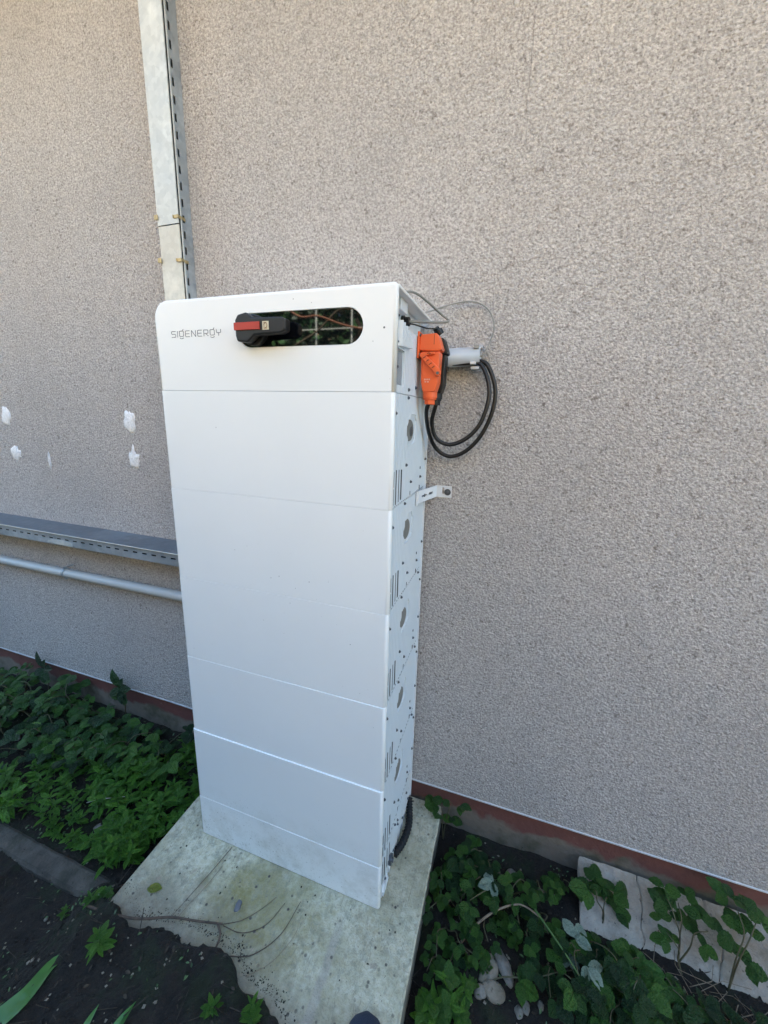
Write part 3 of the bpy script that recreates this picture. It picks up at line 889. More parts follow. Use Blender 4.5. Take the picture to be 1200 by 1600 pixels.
mb = MB(); mb.tube([(.774, .3892, 1.287), (.774, .387, 1.287)], .0110, 20); mb.tube([(.774, .387, 1.287), (.774, .382, 1.287)], .0058, 6); mb.tube([(.774, .383, 1.287), (.774, .379, 1.287)], .0032, 8)
obj('bolt', mb, M_screw, br)
obj('bracket_tab', MB().box(.6995, .7035, .252, .263, 1.262, 1.307), M_caseplain, br, bevel=.0006)
obj('bolt', MB().tube([(.707, .303, 1.2875), (.716, .301, 1.2875)], .006, 6), M_screw, br)

# ------------------------------------------------------------------ vertical duct and its clips
def perforated(axis_, p0, a0, a1, b0, b1, slots, th, wmat_mb):
    """plate in plane const p0..p0+th; length a (axis_) ; width b; slots list of (a_lo, a_hi) in band b_lo..b_hi"""
    (bl, bh), sl = slots
    def bx(al, ah, bl_, bh_):
        if ah - al < 1e-5 or bh_ - bl_ < 1e-5: return
        if axis_ == 'z': wmat_mb.box(p0, p0+th, bl_, bh_, al, ah)     # plate in YZ plane
        else: wmat_mb.box(al, ah, p0, p0+th, bl_, bh_)                # plate in XZ plane, length x
    bx(a0, a1, b0, bl); bx(a0, a1, bh, b1)
    cur = a0
    for lo, hi in sl:
        bx(cur, lo, bl, bh); cur = hi
    bx(cur, a1, bl, bh)
DX0, DX1, DY0 = -.3045, -.2135, .3335
duct = thing('cable_duct', 'vertical galvanised cable duct with slotted side running up the wall', 'cable duct', (-.26, .37, 1.0))
mb = MB(); zt, zb = 3.595, .99
sl = []; z = 1.02
while z < 3.55: sl.append((z, z+.024)); z += .0505
perforated('z', DX1-.0015, zb, zt, DY0+.0125, YW-.0006, ((.3535, .3620), sl), .0015, mb)
mb.box(DX0, DX0+.0015, DY0+.012, YW-.0006, zb, zt)
mb.box(DX0+.0016, DX1-.0016, YW-.0022, YW-.0006, zb, zt)
mb.box(DX1-.0055, DX1+.0012, DY0+.0104, DY0+.0123, zb, zt)
obj('duct_body', mb, M_galv, duct)
obj('lid_gap_shade', MB().box(DX1-.004, DX1-.0018, DY0+.0030, DY0+.0103, zb, zt), M_dark, duct)  # dark strip painted in as the shaded gap under the lid edge
obj('duct_lip', MB().tube([(DX1+.0008, DY0+.0112, zb), (DX1+.0008, DY0+.0112, zt)], .0026, 8), M_lid, duct)
def lidmesh(x0, x1, z0, z1, y0):
    mb = MB(); mb.box(x0, x1, y0, y0+.0012, z0, z1); mb.box(x0, x0+.0012, y0+.0013, y0+.011, z0, z1); mb.box(x1-.0012, x1, y0+.0013, y0+.0035, z0, z1)
    return mb
obj('inner_dark_tube', MB().tube([(-.240, .362, 1.0), (-.240, .362, 3.58)], .014, 10), M_rubber, duct)  # black tube behind the side slots, darkening the view in
obj('duct_lid', lidmesh(DX0-.0015, DX1+.0012, 2.172, zt, DY0-.0016), M_lid, duct)
o = obj('duct_lid', lidmesh(DX0, DX1, zb, 2.169, DY0), M_lid2, duct); o['label'] = 'beige weathered lower lid'
def clip(zc, side):
    mb = MB()
    if side > 0:
        mb.box(DX1-.018, DX1+.0030, DY0-.0045, DY0-.0022, zc-.0055, zc+.0055)
        mb.box(DX1+.0014, DX1+.0032, DY0-.0022, DY0+.030, zc-.0055, zc+.0055)
        mb.box(DX1-.018, DX1-.016, DY0-.0075, DY0-.0044, zc-.0055, zc+.0055)
    else:
        mb.box(DX0-.0045, DX0-.0018, DY0-.006, DY0+.020, zc-.008, zc+.008)
        mb.box(DX0-.0115, DX0+.004, DY0-.0060, DY0-.0035, zc-.008, zc+.008)
    obj('lid_clip', mb, M_gold, duct, bevel=.0006)
clip(2.192, 1); clip(2.198, -1); clip(2.055, 1); clip(2.060, -1)

# ------------------------------------------------------------------ horizontal tray and pipe at left
tray = thing('cable_tray', 'horizontal galvanised cable tray with perforated front along the wall, left of cabinet', 'cable tray', (-1.5, .33, .9))
TY = .262
mb = MB(); sl = []; x = -6.98
while x < -.03: sl.append((x, x+.026)); x += .052
perforated('x', TY+.002, -7.0, .0, .9065, .9535, ((.934, .9405), sl), .0015, mb)
mb.box(-7.0, .0, TY+.0036, YW-.001, .9065, .908)
mb.box(-7.0, .0, YW-.0026, YW-.0008, .9082, .962)
mb.box(-7.0, .0, TY-.0005, TY+.006, .9537, .9575)
obj('tray_body', mb, M_galv, tray)
mb = MB(); mb.box(-7.0, .0, TY-.0015, YW-.004, .9625, .9638); mb.box(-7.0, .0, TY-.0028, TY-.0016, .9580, .9638)
obj('tray_lid', mb, M_traylid, tray)
mb = MB()
for q in range(3): mb.tube([(-6.9, TY+.020+q*.027, .9235+.002*q), (-.05, TY+.020+q*.027, .9235+.002*q)], .0125, 8)
o = obj('slot_dark_tubes', mb, M_rubber, tray); o['kind'] = 'stuff'  # black tubes added inside so the front slots look dark
obj('inner_dark_tube', MB().tube([(-6.9, TY+.016, .945), (-.05, TY+.016, .945)], .0075, 8), M_rubber, tray)  # added black tube close behind the slots, darkening them
mb = MB(); mb.tube([(-7.0, TY-.0035, .9610), (0, TY-.0035, .9610)], .0022, 6)
obj('lid_edge', mb, M_lid2, tray)
for xx in (-1.235, -3.0, -4.6):
    mb = MB(); mb.box(xx-.03, xx+.03, TY+.02, YW-.001, .899, .9045); mb.prism([(TY+.05, .8985), (YW-.001, .8985), (YW-.001, .855)], xx-.022, xx+.022, 'x')
    obj('tray_support', mb, m_flat('support_dark', (.03, .032, .036), .6) if xx > -2 else M_dark, tray)
mb = MB(); mb.prism([(-1.07, .9145), (-.90, .908), (-.90, .925), (-.96, .932), (-1.04, .929)], TY-.0004, TY+.0018, 'y')
obj('pale_smear', mb, M_lid, tray)
pipe = thing('wall_pipe', 'long thin grey plastic pipe running along the wall below the tray', 'pipe', (-1.5, .36, .71))
pts = [(-7 + 7*k/40, .357, .7115 + .004*math.sin(k*.35)) for k in range(41)]
obj('pipe_run', MB().tube(pts, .0215, 24), M_pipe, pipe, smooth=True)
for xx in (-1.130, -2.4, -3.9):
    mb = MB(); pr = []
    for k in range(15):
        a = R(60 + 200*k/14); pr.append((.357 + .0240*math.cos(a), .7115 + .0240*math.sin(a)))
    inn = [(.357 + (y-.357)*.91, .7115 + (z-.7115)*.91) for y, z in pr][::-1]
    mb.prism(pr + inn, xx-.006, xx+.006, 'x'); mb.box(xx-.006, xx+.006, .345, YW-.001, .738, .7425); mb.box(xx-.004, xx+.006, .346, .358, .681, .689)
    obj('pipe_clamp', mb, M_galv, pipe)

# ------------------------------------------------------------------ leaves and plants
def leaf_mesh(name, mat, ratio, serr, n=9, fold=.18, curl=.25, shape=.42, tip=1.0):
    """length 1 along +Y; ratio = width/length"""
    mb = MB(); mid = []; L = []; Rr = []
    for i in range(n+1):
        t = i/n
        w = ratio/2 * (math.sin(PI*min(1, t**shape_exp(shape)))**.85) if 0 < t < 1 else 0
        z = -curl*(t-.35)**2
        mid.append((0, t, z))
        if 0 < i < n:
            sj = serr*(.5 if i % 2 else -.5)
            ww = w*(1+sj)
            L.append((-ww, t+w*.10+serr*.04, z+w*fold*1.2-w*w*.8)); Rr.append((ww, t+w*.10+serr*.04, z+w*fold*1.2-w*w*.8))
    v = mid + L + Rr; f = []
    a = n+1; b = a + n-1
    for side, base in ((0, a), (1, b)):
        tri = [(0, base, 1)]
        for i in range(1, n-1): tri.append((i, base+i-1, base+i, i+1))
        tri.append((n-1, base+n-2, n))
        for q in tri: f.append(tuple(q) if side else tuple(q)[::-1])
    mb.add(v, f)
    me = bpy.data.meshes.new(name); me.from_pydata(mb.v, [], mb.f); me.materials.append(mat)
    me.polygons.foreach_set('use_smooth', [True]*len(me.polygons))
    # make normals face +Z
    if sum(p.normal.z for p in me.polygons) < 0: me.flip_normals()
    me.update()
    return me
def shape_exp(s): return math.log(.5)/math.log(s)
SH = [leaf_mesh('shoot_leaf', M_brd, .52, .10, 11, .25, .3, .45)]
BR = [leaf_mesh('bramble_leaf', M_br, .78, .16, 11, .2, .3, .42), leaf_mesh('bramble_leaf', M_br, .70, .16, 11, .35, .5, .45), leaf_mesh('bramble_leaf', M_br, .86, .14, 11, .1, .2, .40)]
BRD = [leaf_mesh('dark_leaf', M_brd, .74, .14, 11, .2, .35, .42), leaf_mesh('dark_leaf', M_brd, .84, .14, 11, .3, .2, .4)]
BRL = [leaf_mesh('fresh_leaf', M_brl, .66, .14, 11, .25, .3, .45), leaf_mesh('fresh_leaf', M_brl, .74, .12, 11, .15, .3, .42)]
PAL = [leaf_mesh('pale_leaf', M_pale, .70, .10, 11, .3, .4, .45), leaf_mesh('pale_leaf', M_pale, .60, .10, 11, .5, .5, .45)]
WD = [leaf_mesh('weed_leaf', M_weed, .36, .10, 8, .3, .4, .42), leaf_mesh('weed_leaf', M_weed, .30, .06, 8, .4, .7, .40), leaf_mesh('weed_leaf', M_weed, .42, .12, 8, .2, .3, .45)]
YL = [leaf_mesh('yellow_leaf', M_yellow, .58, .05, 8, .2, .4, .45)]
def frame(pos, axis_, up, s):
    y = axis_.normalized(); x = y.cross(up)
    if x.length < 1e-4: x = Vector((1, 0, 0))
    x.normalize(); z = x.cross(y)
    M = Matrix((x*s, y*s, z*s)).transposed().to_4x4(); M.translation = pos
    return M
def addleaf(root, kinds, pos, ax, s, tilt=.5):
    p = Vector(pos)
    up = Vector((rnd(-tilt, tilt) + .15, rnd(-tilt, tilt) - .35, 1)).normalized()
    tipp = p + ax.normalized()*s
    if tipp.y > YW - .012:
        ax = Vector((ax.x, -abs(ax.y)*.3 - .05, ax.z)).normalized(); p.y = min(p.y, YW-.03)
        if abs(p.x-.35) < .5 and p.z < 0: pass
    if p.y > YW - .025: p.y = YW - .03
    # cabinet and slab stay clear
    q = p + ax.normalized()*s
    if -.115 < q.x < .82 and q.z < .01 and q.y > mound_edge(q.x): return
    if 0 < q.x < .7 and 0 < q.y < .38: return
    put('leaf', random.choice(kinds), root, frame(p - wloc(root), ax, up, s))
def spherical(az, el): return Vector((math.cos(az)*math.cos(el), math.sin(az)*math.cos(el), math.sin(el)))
def bramble(x, y, h, reach, az, size, kinds, label, group, stems=2, pale=0, nodes=4, spread=1.0, hasleaf=True):
    z0 = gh(x, y) - .004
    t = thing('bramble_plant', label, 'bramble', (x, y, z0), group)
    for s_ in range(stems):
        a = az + (s_ - (stems-1)/2)*spread + rnd(-.3, .3)
        rc = reach*rnd(.75, 1.1); hh = h*rnd(.75, 1.1)
        P = [Vector((x, y, z0))]
        for k in range(1, 5):
            u = k/4
            P.append(Vector((x, y, z0)) + Vector((math.cos(a)*rc*u, math.sin(a)*rc*u, hh*math.sin(PI*.62*u))) + Vector((rnd(-.01, .01), rnd(-.01, .01), 0)))
        for q in P:
            if q.y > YW-.02: q.y = YW-.02 - rnd(0, .01)
        C = catmull(P, 4)
        rad = [.0026*(1-.6*i/len(C)) for i in range(len(C))]
        obj('stem', MB().tube(C, .002, 5, True, 0, rad), M_stem, t, smooth=True)
        for k in range(nodes):
            i = int((k+1)/nodes*(len(C)-1)); c = C[i]
            la = a + (1 if k % 2 else -1)*rnd(.5, 1.2) + (0 if k < nodes-1 else rnd(-.2, .2))
            pd = spherical(la, rnd(.1, .7)); pe = c + pd*size*rnd(.35, .7)
            ks = PAL if random.random() < pale else kinds if random.random() < .8 or pale else random.choice([BR, BRD, BRL, BRL])
            sz = size*rnd(.75, 1.15)
            if pe.y > YW-.02: pe.y = YW-.03
            addleaf(t, ks, pe, spherical(la, rnd(-.35, .25)), sz)
            addleaf(t, ks, pe, spherical(la+rnd(1.0, 1.5), rnd(-.3, .2)), sz*.8)
            addleaf(t, ks, pe, spherical(la-rnd(1.0, 1.5), rnd(-.3, .2)), sz*.8)
    return t
def weed(x, y, h, size, label, group, n=3, kinds=None, z0=None):
    if z0 is None: z0 = gh(x, y) - .004
    t = thing('weed_plant', label, 'weed', (x, y, z0), group)
    for s_ in range(n):
        a = rnd(0, 2*PI); lean = rnd(.1, .45)
        bx, by = x + rnd(-.02, .02), y + rnd(-.02, .02)
        top = Vector((bx + math.cos(a)*h*lean, by + math.sin(a)*h*lean, z0 + h*rnd(.8, 1.1)))
        P = catmull([(bx, by, z0), ((bx+top.x)/2, (by+top.y)/2, z0 + h*.55), tuple(top)], 3)
        for q in P:
            if q.y > YW-.02: q.y = YW-.02
        obj('stem', MB().tube(P, .0014, 5), M_stemg, t, smooth=True)
        m = 4
        for k in range(m):
            u = .35 + .65*k/(m-1); c = P[int(u*(len(P)-1))]
            cnt = 2 if k < m-1 else 4
            a0 = rnd(0, PI)
            for q in range(cnt):
                la = a0 + 2*PI*q/cnt + rnd(-.25, .25)
                addleaf(t, kinds or WD, c, spherical(la, rnd(-.1, .5) if k < m-1 else rnd(.2, .8)), size*rnd(.7, 1.15)*(1-.25*(k == m-1)), .3)
    return t

LG = 'brambles filling the bed left of the cabinet'
LL = 'low green bramble in the crowded bed left of the cabinet'
# singled-out ones on the left
def upright(x, y, zt, label):
    z0 = gh(x, y)
    t = thing('bramble_plant', label, 'bramble', (x, y, z0))
    C = catmull([(x, y, z0), (x+.01, y+.01, z0+.1), (x+.005, y+.01, zt)], 4)
    obj('stem', MB().tube(C, .0025, 6), M_stem, t, smooth=True)
    c = C[-1]
    for ax, sz, dz in (((-.45, -.05, .9), .105, 0), ((.35, -.1, .75), .070, 0), ((.95, -.15, .25), .085, 0), ((.3, -.3, -.8), .085, 0), ((-.6, -.3, -.5), .075, 0), ((.9, -.3, -.4), .07, .02), ((-.9, -.2, .1), .07, .05), ((.8, -.3, .1), .07, .06)):
        p = c - Vector((0, .012, dz)); p.y = min(p.y, YW-.03)
        put('leaf', SH[0] if dz < .03 else random.choice(BR), t, frame(p - wloc(t), Vector(ax), Vector((rnd(-.3, .3), -1, rnd(.2, .6))), sz))
    return t
upright(-.845, .345, .130, 'bramble shoot standing tallest against the render above the red-brown plinth, left of cabinet')
upright(-1.45, .355, .085, 'dark bramble clump poking above the plinth edge near the left picture edge')
lw = [(-1.684, .311), (-1.328, .232), (-1.258, .08), (-1.335, .33), (-1.007, .213), (-1.058, .073), (-1.038, .34), (-.804, .30), (-.804, .165),
      (-1.6, .2), (-1.55, .05), (-1.9, .2), (-1.85, .33), (-1.45, .14), (-1.15, .17), (-.93, .30), (-1.16, .35), (-1.0, .13), (-2.0, .34), (-1.75, .10), (-.68, .33), (-1.5, .26), (-1.38, -.02), (-1.2, -.06),
      (-.93, .17), (-1.1, .26), (-1.25, .16), (-1.42, .22), (-.73, .24), (-1.85, .0), (-1.6, -.1), (-2.2, .2), (-1.7, .05), (-1.75, .36), (-1.62, .35), (-.90, .36), (-.60, .26), (-.66, .17), (-.50, .27), (-.75, .12)]
for i, (x, y) in enumerate(lw):
    dark = random.random() < .32
    bramble(x, y, rnd(.10, .17), rnd(.10, .19), -PI/2 + rnd(-1.3, 1.3), rnd(.045, .072), BRD if dark else BR + ([] if i % 2 else BRL), LL, LG, 2 + (i % 2), 0, 3)
bramble(-.62, .20, .11, .08, -1.2, .062, BRL, 'bramble with fresh light green leaflets left of the cabinet, under the plinth', None, 1, 0, 3)
bramble(-.52, .33, .10, .10, -2.0, .06, BRD, 'dark small-leaved bramble at the plinth foot touching the cabinet left edge', None, 2, 0, 3)
bramble(-.36, .20, .15, .06, -1.6, .062, BRL, 'yellow-green young bramble shoot right beside the cabinet left edge', None, 1, 0, 3)
WL = 'bright green narrow-leaved weed between the brambles and the kerb'
WG = 'weeds between the brambles and the kerb'
ww = [(-.909, -.014), (-.777, .033), (-.885, -.099), (-.84, .0), (-.80, -.04), (-.72, .03), (-.75, -.02), (-.68, -.056), (-.749, -.108), (-.815, -.159), (-.95, -.08), (-1.0, -.12), (-1.05, -.04), (-.86, .05), (-.92, .05),
      (-.50, .10), (-.46, .04), (-.43, .10), (-.42, .02), (-.52, .03), (-.37, .06), (-.34, .10), (-.31, .02), (-.28, -.01), (-.29, .06), (-.24, .0), (-.47, .15), (-.39, .14), (-.40, -.02), (-.33, -.04), (-.62, .07), (-.59, -.01), (-1.15, -.14), (-1.25, -.15)]
ww += [(-.25, .14), (-.21, .07), (-.30, .20), (-.22, .20), (-.28, .27), (-.19, .13), (-.42, .21), (-.36, .27), (-.49, .22), (-.56, .16), (-.64, .14), (-.70, .10), (-.55, .06), (-.60, .10), (-.68, -.01), (-.66, -.11), (-.55, -.09), (-.48, -.04), (-.17, .02), (-.2, -.03)]
for x, y in ww:
    q_ = rnd(.7, 1.3)
    weed(x, y, rnd(.06, .10)*q_, rnd(.036, .052)*q_, WL, WG, random.choice((2, 3)))
for k, (x, y) in enumerate([(-.362, -.076), (-.33, -.09), (-.30, -.11), (-.27, -.08), (-.245, -.125), (-.33, -.13), (-.285, -.145), (-.22, -.09), (-.36, -.12), (-.25, -.06)]):
    weed(x, y, rnd(.07, .105), rnd(.036, .05), 'bushy bright green weed between kerb and slab corner', 'bushy weeds at the slab corner', 4)
for x, y in [(-.56, -.15), (-.62, -.157), (-.50, -.13), (-.45, -.15)]: weed(x, y, rnd(.03, .06), .036, 'small sparse weed along the top of the kerb', 'small weeds along the kerb', 2)
# in front, left
weed(-.012, -.362, .045, .044, 'star-shaped bright green weed on the bare dark soil at lower left', None, 2)
weed(-.172, -.285, .03, .036, 'pointed-leaf weed at the kerb end beside the slab corner', None, 1)
weed(-.135, -.262, .02, .034, 'yellowish weed seedling by the slab left corner', None, 1, BRL)
weed(-.27, -.30, .02, .022, 'tiny pale weed on dark soil before the kerb', None, 2)
weed(.40, -.36, .03, .034, 'small green weed on the soil heap, left of the other at the slab front', None, 1)
weed(.482, -.345, .03, .034, 'small green weed on the soil heap nearest the bottom middle', None, 2)
def blade(pts, w, label):
    t = thing('grass_plant', label, 'grass blade', pts[0])
    C = catmull(pts, 6); n = len(C); mb = MB()
    for i, p in enumerate(C):
        u = i/(n-1); ww_ = w*math.sin(PI*min(1, .10+.90*u)**.8)
        d = (C[min(n-1, i+1)] - C[max(0, i-1)]).normalized(); sd_ = d.cross(Vector((0, -.3, 1))).normalized()
        mb.v += [tuple(p - sd_*ww_/2 + Vector((0, 0, ww_*.15))), tuple(p - Vector((0, 0, ww_*.05))), tuple(p + sd_*ww_/2 + Vector((0, 0, ww_*.15)))]
    for i in range(n-1):
        for k in range(2): mb.f.append((i*3+k, i*3+k+1, (i+1)*3+k+1, (i+1)*3+k)); mb.mi.append(0)
    obj('blade', mb, M_blade, t, smooth=True)
blade([(-.17, -.66, -.04), (-.135, -.585, .025), (-.098, -.505, .04), (-.104, -.427, .03), (-.062, -.395, .012)], .046, 'broad green blade leaf in the bottom left corner')
blade([(-.20, -.60, -.05), (-.175, -.55, .0), (-.16, -.50, .0)], .020, 'narrower green blade behind the broad one at bottom left')
blade([(.105, -.53, .02), (.104, -.485, .05), (.098, -.449, .05)], .017, 'short upright green blade on the dark soil at the bottom edge')
blade([(.17, -.53, .02), (.178, -.465, .05), (.182, -.415, .05)], .026, 'dim green blade leaf right of the short one at the bottom edge')
# right side
RG = 'brambles in the soil right of the slab'
RL = 'dark green bramble with three-part leaves on the soil right of the slab'
bramble(.845, .345, .16, .05, 2.0, .055, BR, 'bramble growing over the far right corner of the concrete slab', None, 2, 0, 3, 1.4)
for (x, y, a, r, h, s, kk) in [(.87, .25, -1.2, .12, .09, .055, BR), (.92, .33, -1.2, .15, .08, .06, BRD), (.90, .17, -1.4, .13, .07, .048, BR), (.90, .09, -1.5, .12, .06, .045, BR), (.895, .0, -1.5, .08, .05, .036, BR),
                              (1.06, .25, -2.4, .16, .10, .065, BR), (1.02, .33, -2.0, .14, .10, .06, BRD), (1.10, .24, -.6, .14, .08, .055, BRD), 
                              (1.27, .33, -1.9, .06, .07, .05, BR), (1.32, .20, -1.2, .14, .10, .075, BRD), (1.40, .20, -1.9, .15, .11, .08, BR), (1.47, .17, -1.5, .15, .10, .08, BRD), (1.22, .10, -1.2, .12, .09, .075, BRD), 
                              (1.30, .08, -1.2, .12, .08, .078, BRD), (1.42, .10, -1.8, .13, .08, .07, BRD), (1.55, .15, -1.2, .13, .09, .065, BRD), (1.68, .16, -1.3, .12, .08, .06, BRD), (1.50, .19, -1.9, .10, .09, .06, BR), (.96, .22, -1.0, .10, .07, .052, BR), (1.0, .15, -1.6, .09, .05, .044, BR), (1.16, .30, -1.4, .12, .08, .055, BR), (1.20, .22, -1.8, .12, .08, .06, BR + BRL), (.93, .05, -1.2, .09, .05, .046, BR), (1.36, .12, -1.4, .12, .09, .066, BR), (1.48, .08, -1.3, .12, .08, .062, BR + BRL), (1.62, .12, -1.5, .11, .08, .056, BR)]:
    bramble(x, y, h, r, a, s*.70, kk, RL, RG, 2, 0, 4)
bramble(1.60, .235, .16, .09, 1.4, .052, BR, 'dark bramble reaching up over the cracked beige plate to the plinth', None, 3, 0, 3, .8)
bramble(1.72, .215, .19, .10, 1.0, .052, BR, 'tallest bramble over the beige plate, its top leaves against the plinth', None, 2, 0, 4, .6)
bramble(1.60, .205, .10, .06, 2.2, .05, BRL, 'small bright yellow-green bramble tip on the lower plate edge', None, 1, 0, 3)
bramble(1.90, .21, .14, .06, 1.0, .06, BR + BRL, 'bramble at the right picture edge below the plinth', None, 2, 0, 3)
bramble(1.86, .12, .12, .08, -1.2, .07, BR + BRL, 'bramble in the lower right corner beside the dry stalks', None, 2, 0, 3)
bramble(1.39, .255, .10, .05, 1.8, .060, BR, 'bramble leaves overlapping the left end of the beige plate', None, 2, 0, 3)
bramble(1.02, -.02, .08, .28, .55, .056, BR, 'long bramble runner whose pale leaf undersides show, right of the stones', None, 1, .0, 3)
t = bramble(1.22, .13, .11, .09, -.3, .06, PAL, 'bramble shoot with whitish leaf undersides turned up, right of the slab', None, 1, 1.0, 3)
t = bramble(1.06, .255, .10, .05, -1.3, .05, PAL, 'small shoot with two curled whitish leaves by the plinth', None, 1, 1.0, 1)
WRG = 'weeds at the bottom edge right of the slab'
for x, y, h, s in [(.935, -.10, .07, .055), (.90, -.13, .06, .05), (.97, -.09, .05, .045), (.87, -.15, .05, .05)]:
    weed(x, y, h, s, 'fresh green weed at the bottom edge beside the slab', WRG, 2, BRL + WD)
for x, y in [(.98, .0), (1.0, -.04), (.97, -.03), (1.02, .01)]: weed(x, y, .03, .018, 'tiny seedling weed among the stones', 'seedlings among the stones', 2, BRL)
for x, y in [(1.10, .10), (1.12, .12), (1.08, .13)]: weed(x, y, .05, .022, 'small round-leaved weed under the brambles right of slab', 'round-leaved weeds right of slab', 3, BRL)

# runners / trailing stems
def runner(pts, r, mat, label, name='bramble_runner', cat='stem'):
    C = catmull(pts, 8)
    o = obj(name, MB().tube(C, r, 6, True, 0, [r*(1-.4*i/len(C)) for i in range(len(C))]), mat, origin=pts[0], smooth=True)
    tag(o, label, cat)
runner([(.955, .052, -.085), (1.00, .095, -.05), (1.06, .135, -.02), (1.13, .165, -.01), (1.20, .16, -.03)], .004, M_twigl, 'brown bramble runner arching over the soil toward the pale leaves')
runner([(.88, .115, -.085), (.93, .16, -.05), (1.0, .22, -.03), (1.06, .245, -.02)], .003, M_twigl, 'thin brown runner arching from the slab edge under the plinth')
runner([(1.17, .16, 0), (1.23, .10, .0), (1.29, .05, -.02), (1.35, .01, -.06)], .0034, M_stemg, 'greenish runner carrying the whitish leaves, leading to the bottom edge')

# dry stalks, bottom right
mb = MB()
for k in range(110):
    x, y = rnd(1.42, 1.95), rnd(-.02, .19); a = rnd(0, 2*PI); l = rnd(.06, .16); z0 = gh(x, y)
    el = rnd(.1, .8)
    p1 = Vector((x, y, z0)); p2 = p1 + spherical(a, el)*l*.5; p3 = p1 + spherical(a+rnd(-.4, .4), el*.3)*l
    mb.tube([p1, p2, p3], rnd(.0006, .0013), 3, False)
tag(obj('dry_stalks', mb, M_twigl), 'tangle of thin dry stalks on the soil at lower right', 'dry grass', kind='stuff')

# ground litter, moss and crumbs as stuff
mb = MB()
def crumb(x, y, s, zo=0, flat=.6, mi=0):
    z = (gh(x, y) if not (-.12 < x < .826 and y > mound_edge(x)) else 0.0) + zo
    v = []
    for k in range(6):
        d = [(1,0,0),(-1,0,0),(0,1,0),(0,-1,0),(0,0,1),(0,0,-1)][k]
        f_ = s*rnd(.6, 1.2)
        v.append((x+d[0]*f_, y+d[1]*f_, z+d[2]*f_*flat))
    a = rnd(0, 1.5); ca, sa = math.cos(a), math.sin(a)
    v = [(x+(p[0]-x)*ca-(p[1]-y)*sa, y+(p[0]-x)*sa+(p[1]-y)*ca, p[2]) for p in v]
    mb.add(v, [(0,2,4),(2,1,4),(1,3,4),(3,0,4),(2,0,5),(1,2,5),(3,1,5),(0,3,5)], mi)
def freepos():
    while True:
        x = rnd(-1.9, 2.0); y = rnd(-.62, .385)
        if -.135 < x < .84 and y > mound_edge(x)-.02: continue
        return x, y
for k in range(9000):
    x, y = freepos(); crumb(x, y, rnd(.002, .0065))
for k in range(2600):
    x, y = freepos(); crumb(x, y, rnd(.005, .013), -.003, .8)
for k in range(700):
    x = rnd(-.12, .62); y = mound_edge(x) + .012 + abs(random.gauss(0, .016))
    crumb(x, y, rnd(.0006, .0024)*(1.6 if random.random() < .1 else 1), 0)
tag(obj('soil_crumbs', mb, M_soil), 'dark crumbs of soil scattered over the ground and slab edge', 'soil', kind='stuff')
mb = MB()
for k in range(900):
    x, y = freepos(); crumb(x, y, rnd(.0018, .006), .002)
for k in range(160):
    x = rnd(-.1, .8); y = rnd(-.2, -.02); crumb(x, y, rnd(.0008, .002))
tag(obj('gravel', mb, M_stone), 'small brown pebbles scattered in the soil', 'gravel', kind='stuff')
mb = MB()
def tinyleaf(x, y, s, zo=.006):
    z = gh(x, y) + zo; a = rnd(0, 2*PI); d = spherical(a, rnd(-.2, .6))*s; w = Vector((-math.sin(a), math.cos(a), rnd(-.4, .4)))*s*.26; u_ = Vector((0, 0, s*rnd(.05, .2)))
    p = Vector((x, y, z)); mb.add([p, p+d*.3+w*.8+u_, p+d*.65+w*.75+u_, p+d, p+d*.65-w*.75+u_, p+d*.3-w*.8+u_], [(0,1,2,3), (0,3,4,5)])
for k in range(5200):
    x, y = freepos()
    c_ = noise.noise(Vector((x*5, y*5, 3)))
    if c_ < .12 or (y < -.27 and random.random() < .6): continue
    tinyleaf(x, y, rnd(.006, .015), rnd(.002, .014))
mossl = mk_leaf('ground_cover_leaf', (.014, .038, .008), (.030, .065, .013), tr=False)
tag(obj('ground_cover', mb, mossl), 'tiny low leaves and seedlings sprouting over the dark soil', 'ground cover', kind='stuff')
mb = MB()
for k in range(1100):
    x, y = freepos(); tinyleaf(x, y, rnd(.006, .018), rnd(.001, .006))
for k in range(700):
    x, y = freepos(); a = rnd(0, 6.3); z = gh(x, y)+.006; l = rnd(.02, .07)
    mb.tube([(x, y, z), (x+math.cos(a)*l, y+math.sin(a)*l, z+rnd(-.002, .015))], rnd(.0006, .0014), 3, False)
tag(obj('leaf_litter', mb, m_flat('dead_leaf', (.036, .027, .018), .9, var=.7, scale=60)), 'dead brown leaf bits and thin stalks lying on the soil', 'leaf litter', kind='stuff')

# stones
def stone(x, y, s, sc, mat, label, group=None, zo=0, cat='stone', rot=0):
    bm = bmesh.new(); bmesh.ops.create_icosphere(bm, subdivisions=3, radius=1)
    sd_ = rnd(0, 50)
    for v in bm.verts:
        v.co *= 1 + .28*noise.noise(v.co*1.3 + Vector((sd_, 0, 0))) + .06*noise.noise(v.co*5 + Vector((sd_, 0, 0)))
        v.co = Vector((v.co.x*sc[0]*s, v.co.y*sc[1]*s, v.co.z*sc[2]*s))
    me = bpy.data.meshes.new('stone'); bm.to_mesh(me); bm.free(); me.materials.append(mat)
    me.polygons.foreach_set('use_smooth', [True]*len(me.polygons))
    o = bpy.data.objects.new('stone', me); COL.objects.link(o)
    on_slab = (-.12 < x < .826 and y > mound_edge(x))
    o.location = (x, y, (0.0 if on_slab else gh(x, y)) + s*sc[2]*.55 + zo); o.rotation_euler = (rnd(-.2, .2), rnd(-.2, .2), rot)
    tag(o, label, cat, group); return o
stone(1.046, .026, .026, (.9, 1.15, .6), M_stone, 'rounded brown stone beside the long pale one, right of slab')
stone(1.085, .045, .024, (.8, 2.0, .6), M_stonep, 'long pale grey stone lying right of the slab', rot=.55)
stone(1.06, -.022, .025, (1.3, .9, .5), M_stone, 'flat dark brown stone just below the rounded one')
